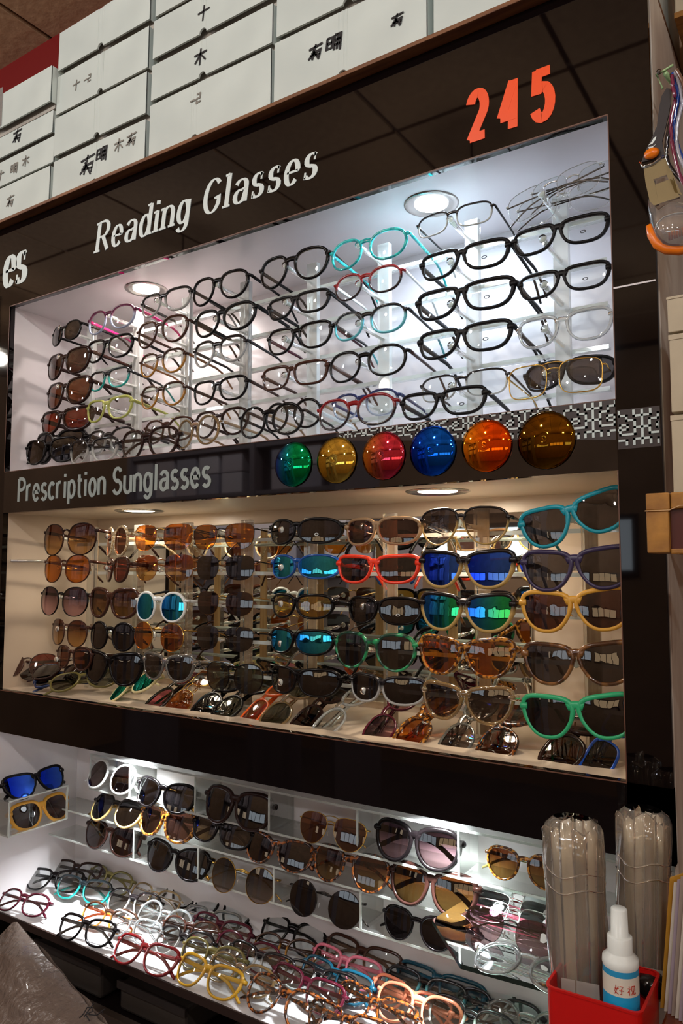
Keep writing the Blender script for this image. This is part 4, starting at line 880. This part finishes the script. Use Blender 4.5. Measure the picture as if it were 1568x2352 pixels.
# spray bottle
bp = aty(1412, 2290, -.215)
t = thing('spray_bottle', 'small white spray bottle with blue and white label in front of the sleeves', 'bottle', (bp.x-.002, -.1855, BZ0+.003))
zb = aty(1412, 2225, -.192).z-(BZ0+.003); r = .0155
wp = pbr('white bottle plastic', 'e6ece8', .3)
zt_ = aty(1412, 2090, -.192).z-(BZ0+.003)
G().lathe([(0, 0), (r, 0), (r, zb), (r*.97, zb+.003)], n=32).build('body', pbr('bottle body', '2a90c0', .25), t, True)
G().lathe([(r*.99, zb-.002), (r*.99, zb+.001)], n=32).build('neck_ring', pbr('dark ring', '28323a', .4), t, True)
G().lathe([(r*.96, zb+.001), (r*1.03, zb+.004), (r*1.0, zb+.009), (r*.72, zb+.013), (r*.70, zb+.014), (r*.70, zb+.027), (r*.66, zb+.0275), (r*.50, zb+.028), (r*.46, zt_-.001), (r*.40, zt_), (0, zt_)], n=32).build('cap', wp, t, True)
G().lathe([(r*1.01, zb-.026), (r*1.01, zb-.003)], n=32).build('upper_label', pbr('label white', 'dcd6c8', .4), t, True)
G().lathe([(r*1.015, zb-.06), (r*1.015, zb-.019)], n=32).build('lower_label', pbr('label blue', '1c9cd2', .35), t, True)
g = G()
def curve_text(strokes, ang, z, s):
    for st in strokes:
        P = []
        for (a, b) in st:
            th_ = ang+(a*s)/r; P.append((r*1.03*cos(th_), r*1.03*sin(th_), z+b*s))
        g.tube(P, .00035, 4)
A0 = -pi/2-.15
hao = [[(.15,1),(.0,.3),(.4,0)], [(.4,.9),(.0,.0)], [(0,.6),(.45,.65)], [(.55,.9),(.95,.9),(.75,.65)], [(.75,.65),(.75,0),(.62,.08)], [(.5,.45),(1,.45)]]
shi_ = [[(.15,1),(.25,.88)], [(0,.75),(.35,.75),(0,.3)], [(.2,.5),(.2,0)], [(.5,.95),(.5,.4)], [(.5,.95),(.9,.95),(.9,.4)], [(.7,.85),(.7,.5),(.45,0)], [(.75,.4),(.75,.05),(1,.05),(1,.2)]]
curve_text(hao, A0+.05, zb-.0165, .0075); curve_text(shi_, A0+.75, zb-.0165, .0075)
g.build('red_characters', pbr('red print', 'b8301a', .5), t)
# black knob & pen, folder of papers
k0 = atz(1495, 2248, -.150)
o = thing('black_knob', 'round black plastic knob on a bracket lying on the counter', 'knob', (k0.x, k0.y, -.1655))
G().lathe([(0, 0), (.011, 0), (.0135, .005), (.0135, .014), (.010, .019), (0, .020)], (0, 0, 0), 24).build('head', pbr('shiny black', '14100f', .15), o, True)
G().tube([(.008, .0, .012), (.03, .012, .012), (.06, .02, .014)], .0045, 8).build('shank', pbr('dark metal', '4a4038', .3, metal=.8), o, True)
pf = aty(1540, 2200, -.05)
t = thing('paper_folder', 'upright stack of papers in a yellow folder at the right edge', 'folder', (.057, -.140, -.1655))
ym = pbr('yellow folder', 'b8862c', .5)
G().add([(0, 0, 0), (.08, .05, 0), (.10, .05, .155), (.012, 0, .12), (0, .003, 0), (.08, .053, 0), (.10, .053, .155), (.012, .003, .12)], [(0,1,2,3), (7,6,5,4), (0,4,5,1), (1,5,6,2), (2,6,7,3), (3,7,4,0)]).build('back_cover', ym, t)
for k in range(9):
    x = .004+.0035*k; y = -.003-.0022*k; h_ = .118+.004*(k % 3)
    G().add([(x, y, 0), (x+.07, y+.03, 0), (x+.085, y+.03, h_+.012), (x+.012, y, h_), (x, y+.0007, 0), (x+.07, y+.0307, 0), (x+.085, y+.0307, h_+.012), (x+.012, y+.0007, h_)],
      [(0,1,2,3), (7,6,5,4), (0,4,5,1), (1,5,6,2), (2,6,7,3), (3,7,4,0)]).build('sheet', pbr(['paper white', 'paper lilac', 'paper grey'][k % 3], ['cfc6b8', 'a898a4', '9c8c80'][k % 3], .6), t)

# ---------------------------------------------------------------- goggles and cords hanging at the right
HY = -.03
def H(px, py, Y=HY): return aty(px, py, Y)
nl = thing('wall_hook', 'pale green hook with a screw high on the side of the cabinet', 'hook', tuple(H(1527, 168)))
g = G(); g.tube([(-.0, .0, 0), (.004, .03, .001), (.012, .06, .001)], .0028, 8); g.tube([(-.003, -.001, -.018), (-.009, -.001, .001), (0, -.001, .003), (.009, -.001, .006)], .0014, 8); g.build('hook', pbr('pale green plastic', 'a8c890', .35), nl, True)
G().lathe([(0, -.003), (.0025, -.002), (.0025, .002), (0, .003)], (-.006, -.003, .002), 10, 'y').build('screw', M['steel'], nl, True)
t = thing('swim_goggles', 'clear and orange swimming goggles with black strap hanging beside the cabinet', 'goggles', (0, 0, 0))
g = G()
def ribbon(g, pl, pr, Y, thk=.0025):
    V = []; n = len(pl)
    for a, b in zip(pl, pr):
        p, q = H(*a, Y), H(*b, Y); V += [p, q, p+Vector((0, thk, 0)), q+Vector((0, thk, 0))]
    Fc = []
    for i in range(n-1):
        a = 4*i; Fc += [(a, a+1, a+5, a+4), (a+2, a+6, a+7, a+3), (a, a+4, a+6, a+2), (a+1, a+3, a+7, a+5)]
    Fc += [(0, 2, 3, 1), (4*n-4, 4*n-3, 4*n-1, 4*n-2)]; g.add(V, Fc)
ribbon(g, [(1530,202),(1518,222),(1513,250),(1508,290),(1495,320),(1480,350),(1473,372)], [(1541,204),(1540,235),(1535,262),(1526,300),(1520,325),(1524,350),(1526,362)], HY-.004)
g.build('strap', pbr('black rubber strap', '2c2628', .4), t)
g = G(); ribbon(g, [(1500,318),(1494,328),(1488,334)], [(1507,312),(1504,322),(1498,330)], HY-.0048, .0006); ribbon(g, [(1498,336),(1488,338)], [(1507,330),(1492,345)], HY-.0048, .0006); g.build('strap_print', M['wlet'], t)
c = H(1496, 352, HY-.007); g = G(); g.lathe([(0, -.004), (.006, -.003), (.009, 0), (.006, .003), (0, .004)], (0, 0, 0), 20, 'y'); o = g.build('orange_button', F['orange2'], t, True); o.location = c; o.scale = (.95, 1, .75)
bm = thin('buckle plastic', 'c8b890', gloss=.12, diffuse=.65, dcol='a8966a', rough=.15)
g = G()
ribbon(g, [(1477,383),(1482,420),(1490,455),(1493,476)], [(1500,373),(1500,412),(1503,420),(1512,468)], HY-.006, .004)
ribbon(g, [(1500,375),(1500,412)], [(1528,362),(1540,398)], HY-.006, .004); ribbon(g, [(1504,424),(1512,468)], [(1546,408),(1560,452)], HY-.006, .004); ribbon(g, [(1528,362),(1531,402),(1545,440)], [(1530,364),(1553,420),(1566,448)], HY-.006, .004)
g.build('buckle', bm, t)
g = G(); g.tube([H(1470,372,HY-.006), H(1476,384,HY-.007), H(1500,376,HY-.007), H(1524,358,HY-.006)], .0016, 8); g.build('buckle_bar', F['greyc'], t, True)
cl = thin('goggle clear', 'd8ccc4', gloss=.2, diffuse=.12, boost=2)
def cup(g, P, Yf, dep):
    n = len(P); V = [H(a, b, Yf) for a, b in P]; cx = sum(p[0] for p in P)/n; cy = sum(p[1] for p in P)/n
    V += [H(cx+(a-cx)*.75, cy+(b-cy)*.7, Yf-dep) for a, b in P]; g.add(V, [(i, (i+1) % n, n+(i+1) % n, n+i) for i in range(n)]+[tuple(range(n, 2*n))])
ring = [(1487,455),(1489,490),(1493,520),(1503,548),(1520,568),(1545,574),(1575,572),(1600,555),(1605,500),(1590,470),(1540,462),(1510,480)]
g = G(); cup(g, ring, HY, .014); g.build('eye_cup', cl, t, True)
g = G(); g.tube([H(a, b, HY-.001) for a, b in [(1490,518),(1497,540),(1510,560),(1530,572),(1560,574),(1590,566)]], [.0035, .0055, .0065, .006, .006, .005], 8); g.build('orange_seal', F['orange2'], t, True)
g = G(); g.tube([H(a, b, HY-.014) for a, b in [(1506,525),(1510,510),(1525,497),(1548,490),(1575,488)]], .0014, 6); g.build('cup_rim', F['clear'], t, True)
g = G(); 
for k in range(7): p = H(1537+6*k, 552-2.2*k, HY-.008); g.tube([p, p+Vector((0, 0, .009))], .0011, 6)
g.build('orange_ribs', F['orange2'], t, True)
for k, (pts_, cm, lb, r) in enumerate([
 ([(1541,170),(1549,195),(1553,220),(1545,255),(1535,300),(1530,340),(1536,380),(1570,420)], 'black cord', 'shiny black eyewear cord hanging nearest the goggles strap', .0022),
 ([(1545,168),(1556,200),(1555,235),(1548,270),(1550,310),(1560,350),(1585,400)], 'blue cord', 'metallic blue eyewear cord with bright sparkles at the right edge', .0024),
 ([(1550,165),(1562,200),(1566,240),(1556,280),(1553,320),(1560,360),(1580,400)], 'silver cord', 'silver eyewear cord curving along the right edge', .0020),
 ([(1543,172),(1545,200),(1550,230),(1540,280),(1545,340),(1560,400),(1580,440)], 'plum cord', 'plum red eyewear cord behind the black one', .0020),
 ([(1552,160),(1568,190),(1580,240)], 'brown cord', 'short brown eyewear cord loop at the top of the hook', .002)]):
    colr = ['1c181c', '1848a0', 'a8a8b4', '701c40', '6a4a3a'][k]
    n_ = 24; P = [H(a, b, HY-.004-.003*k) for a, b in pts_]; Q = []
    for i in range(n_+1):
        u = i/n_*(len(P)-1); j = min(int(u), len(P)-2); f = u-j; p0 = P[max(j-1, 0)]; p1 = P[j]; p2 = P[j+1]; p3 = P[min(j+2, len(P)-1)]
        Q.append(.5*((2*p1)+(p2-p0)*f+(2*p0-5*p1+4*p2-p3)*f*f+(3*p1-p0-3*p2+p3)*f**3))
    o = G().tube(Q, [r*(1+.15*(i % 2)) for i in range(n_+1)], 8).build('eyewear_cord', pbr(cm, colr, .12, coat=.8), None, True); tag(o, lb, 'cord')

# ================================================================ THE OTHER SIDE OF THE AISLE (seen in the glossy black)
D = 2.0
def opp(px, py): p = aty(px, py, D); return Vector((p.x, -D, p.z))
su = thing('opposite_shelf', 'open shelf unit across the aisle holding grey boxes', 'shelf unit', (0, 0, FLOOR))
shm = pbr('grey shelf', '8a8088', .5)
x0, x1 = -3.15, -1.75
for z in (.62, .86, 1.1, .2): G().box(x0, x1, -2.4, -2.0, z-FLOOR, z+.02-FLOOR).build('shelf_board', shm, su)
for x in (x0, -2.24, x1): G().box(x-.015, x+.015, -2.4, -1.99, 0, 1.2-FLOOR).build('upright', shm, su)
k = 0
for z in (.22, .64, .75):
    for i in range(8):
        xx = x0+.09+.165*i
        if abs(xx+.0-(-2.24)) < .09: continue
        t = thing('grey_box', f"{['lilac', 'slate', 'pale'][k % 3]} grey box, {ORD[i]} from one end, {['lowest', 'middle', 'upper'][0 if z < .5 else (1 if z < .7 else 2)]} layer across the aisle", 'box', (xx, -2.02, z+.0005), group='boxes across the aisle')
        bevel(G().box(-.07, .07, -.25, 0, 0, .105 if z > .5 else .3).build('body', pbr(['grey card a', 'grey card b', 'grey card c'][k % 3], ['d8ccd4', 'b8b4c4', 'e8e0e8'][k % 3], .5), t), .003); k += 1

for k, (xa, xb, hx) in enumerate([(-4.6, -2.9, 'ffe2c0'), (-2.7, -.9, 'e8f4ff'), (-.7, .9, 'ffd8a8'), (1.1, 2.9, 'e0f0ff')]):  # added glowing panels, out of view, for lenses and black gloss to reflect
    t = thing('added_glow_panel', f"added glowing panel across the aisle for lenses to reflect, {ORD[k]} from left", 'glow panel', ((xa+xb)/2, YF, .2)); w = xb-xa
    G().box(-w/2, w/2, .002, .03, 0, .42).build('glow_frame', M['darkw'], t)
    for j in range(4):
        a = -w/2+.04+j*(w-.04)/4; G().box(a, a+(w-.04)/4-.04, .031, .036, .04, .38).build('pane', emit('added glow '+hx, hx, 2.2), t)
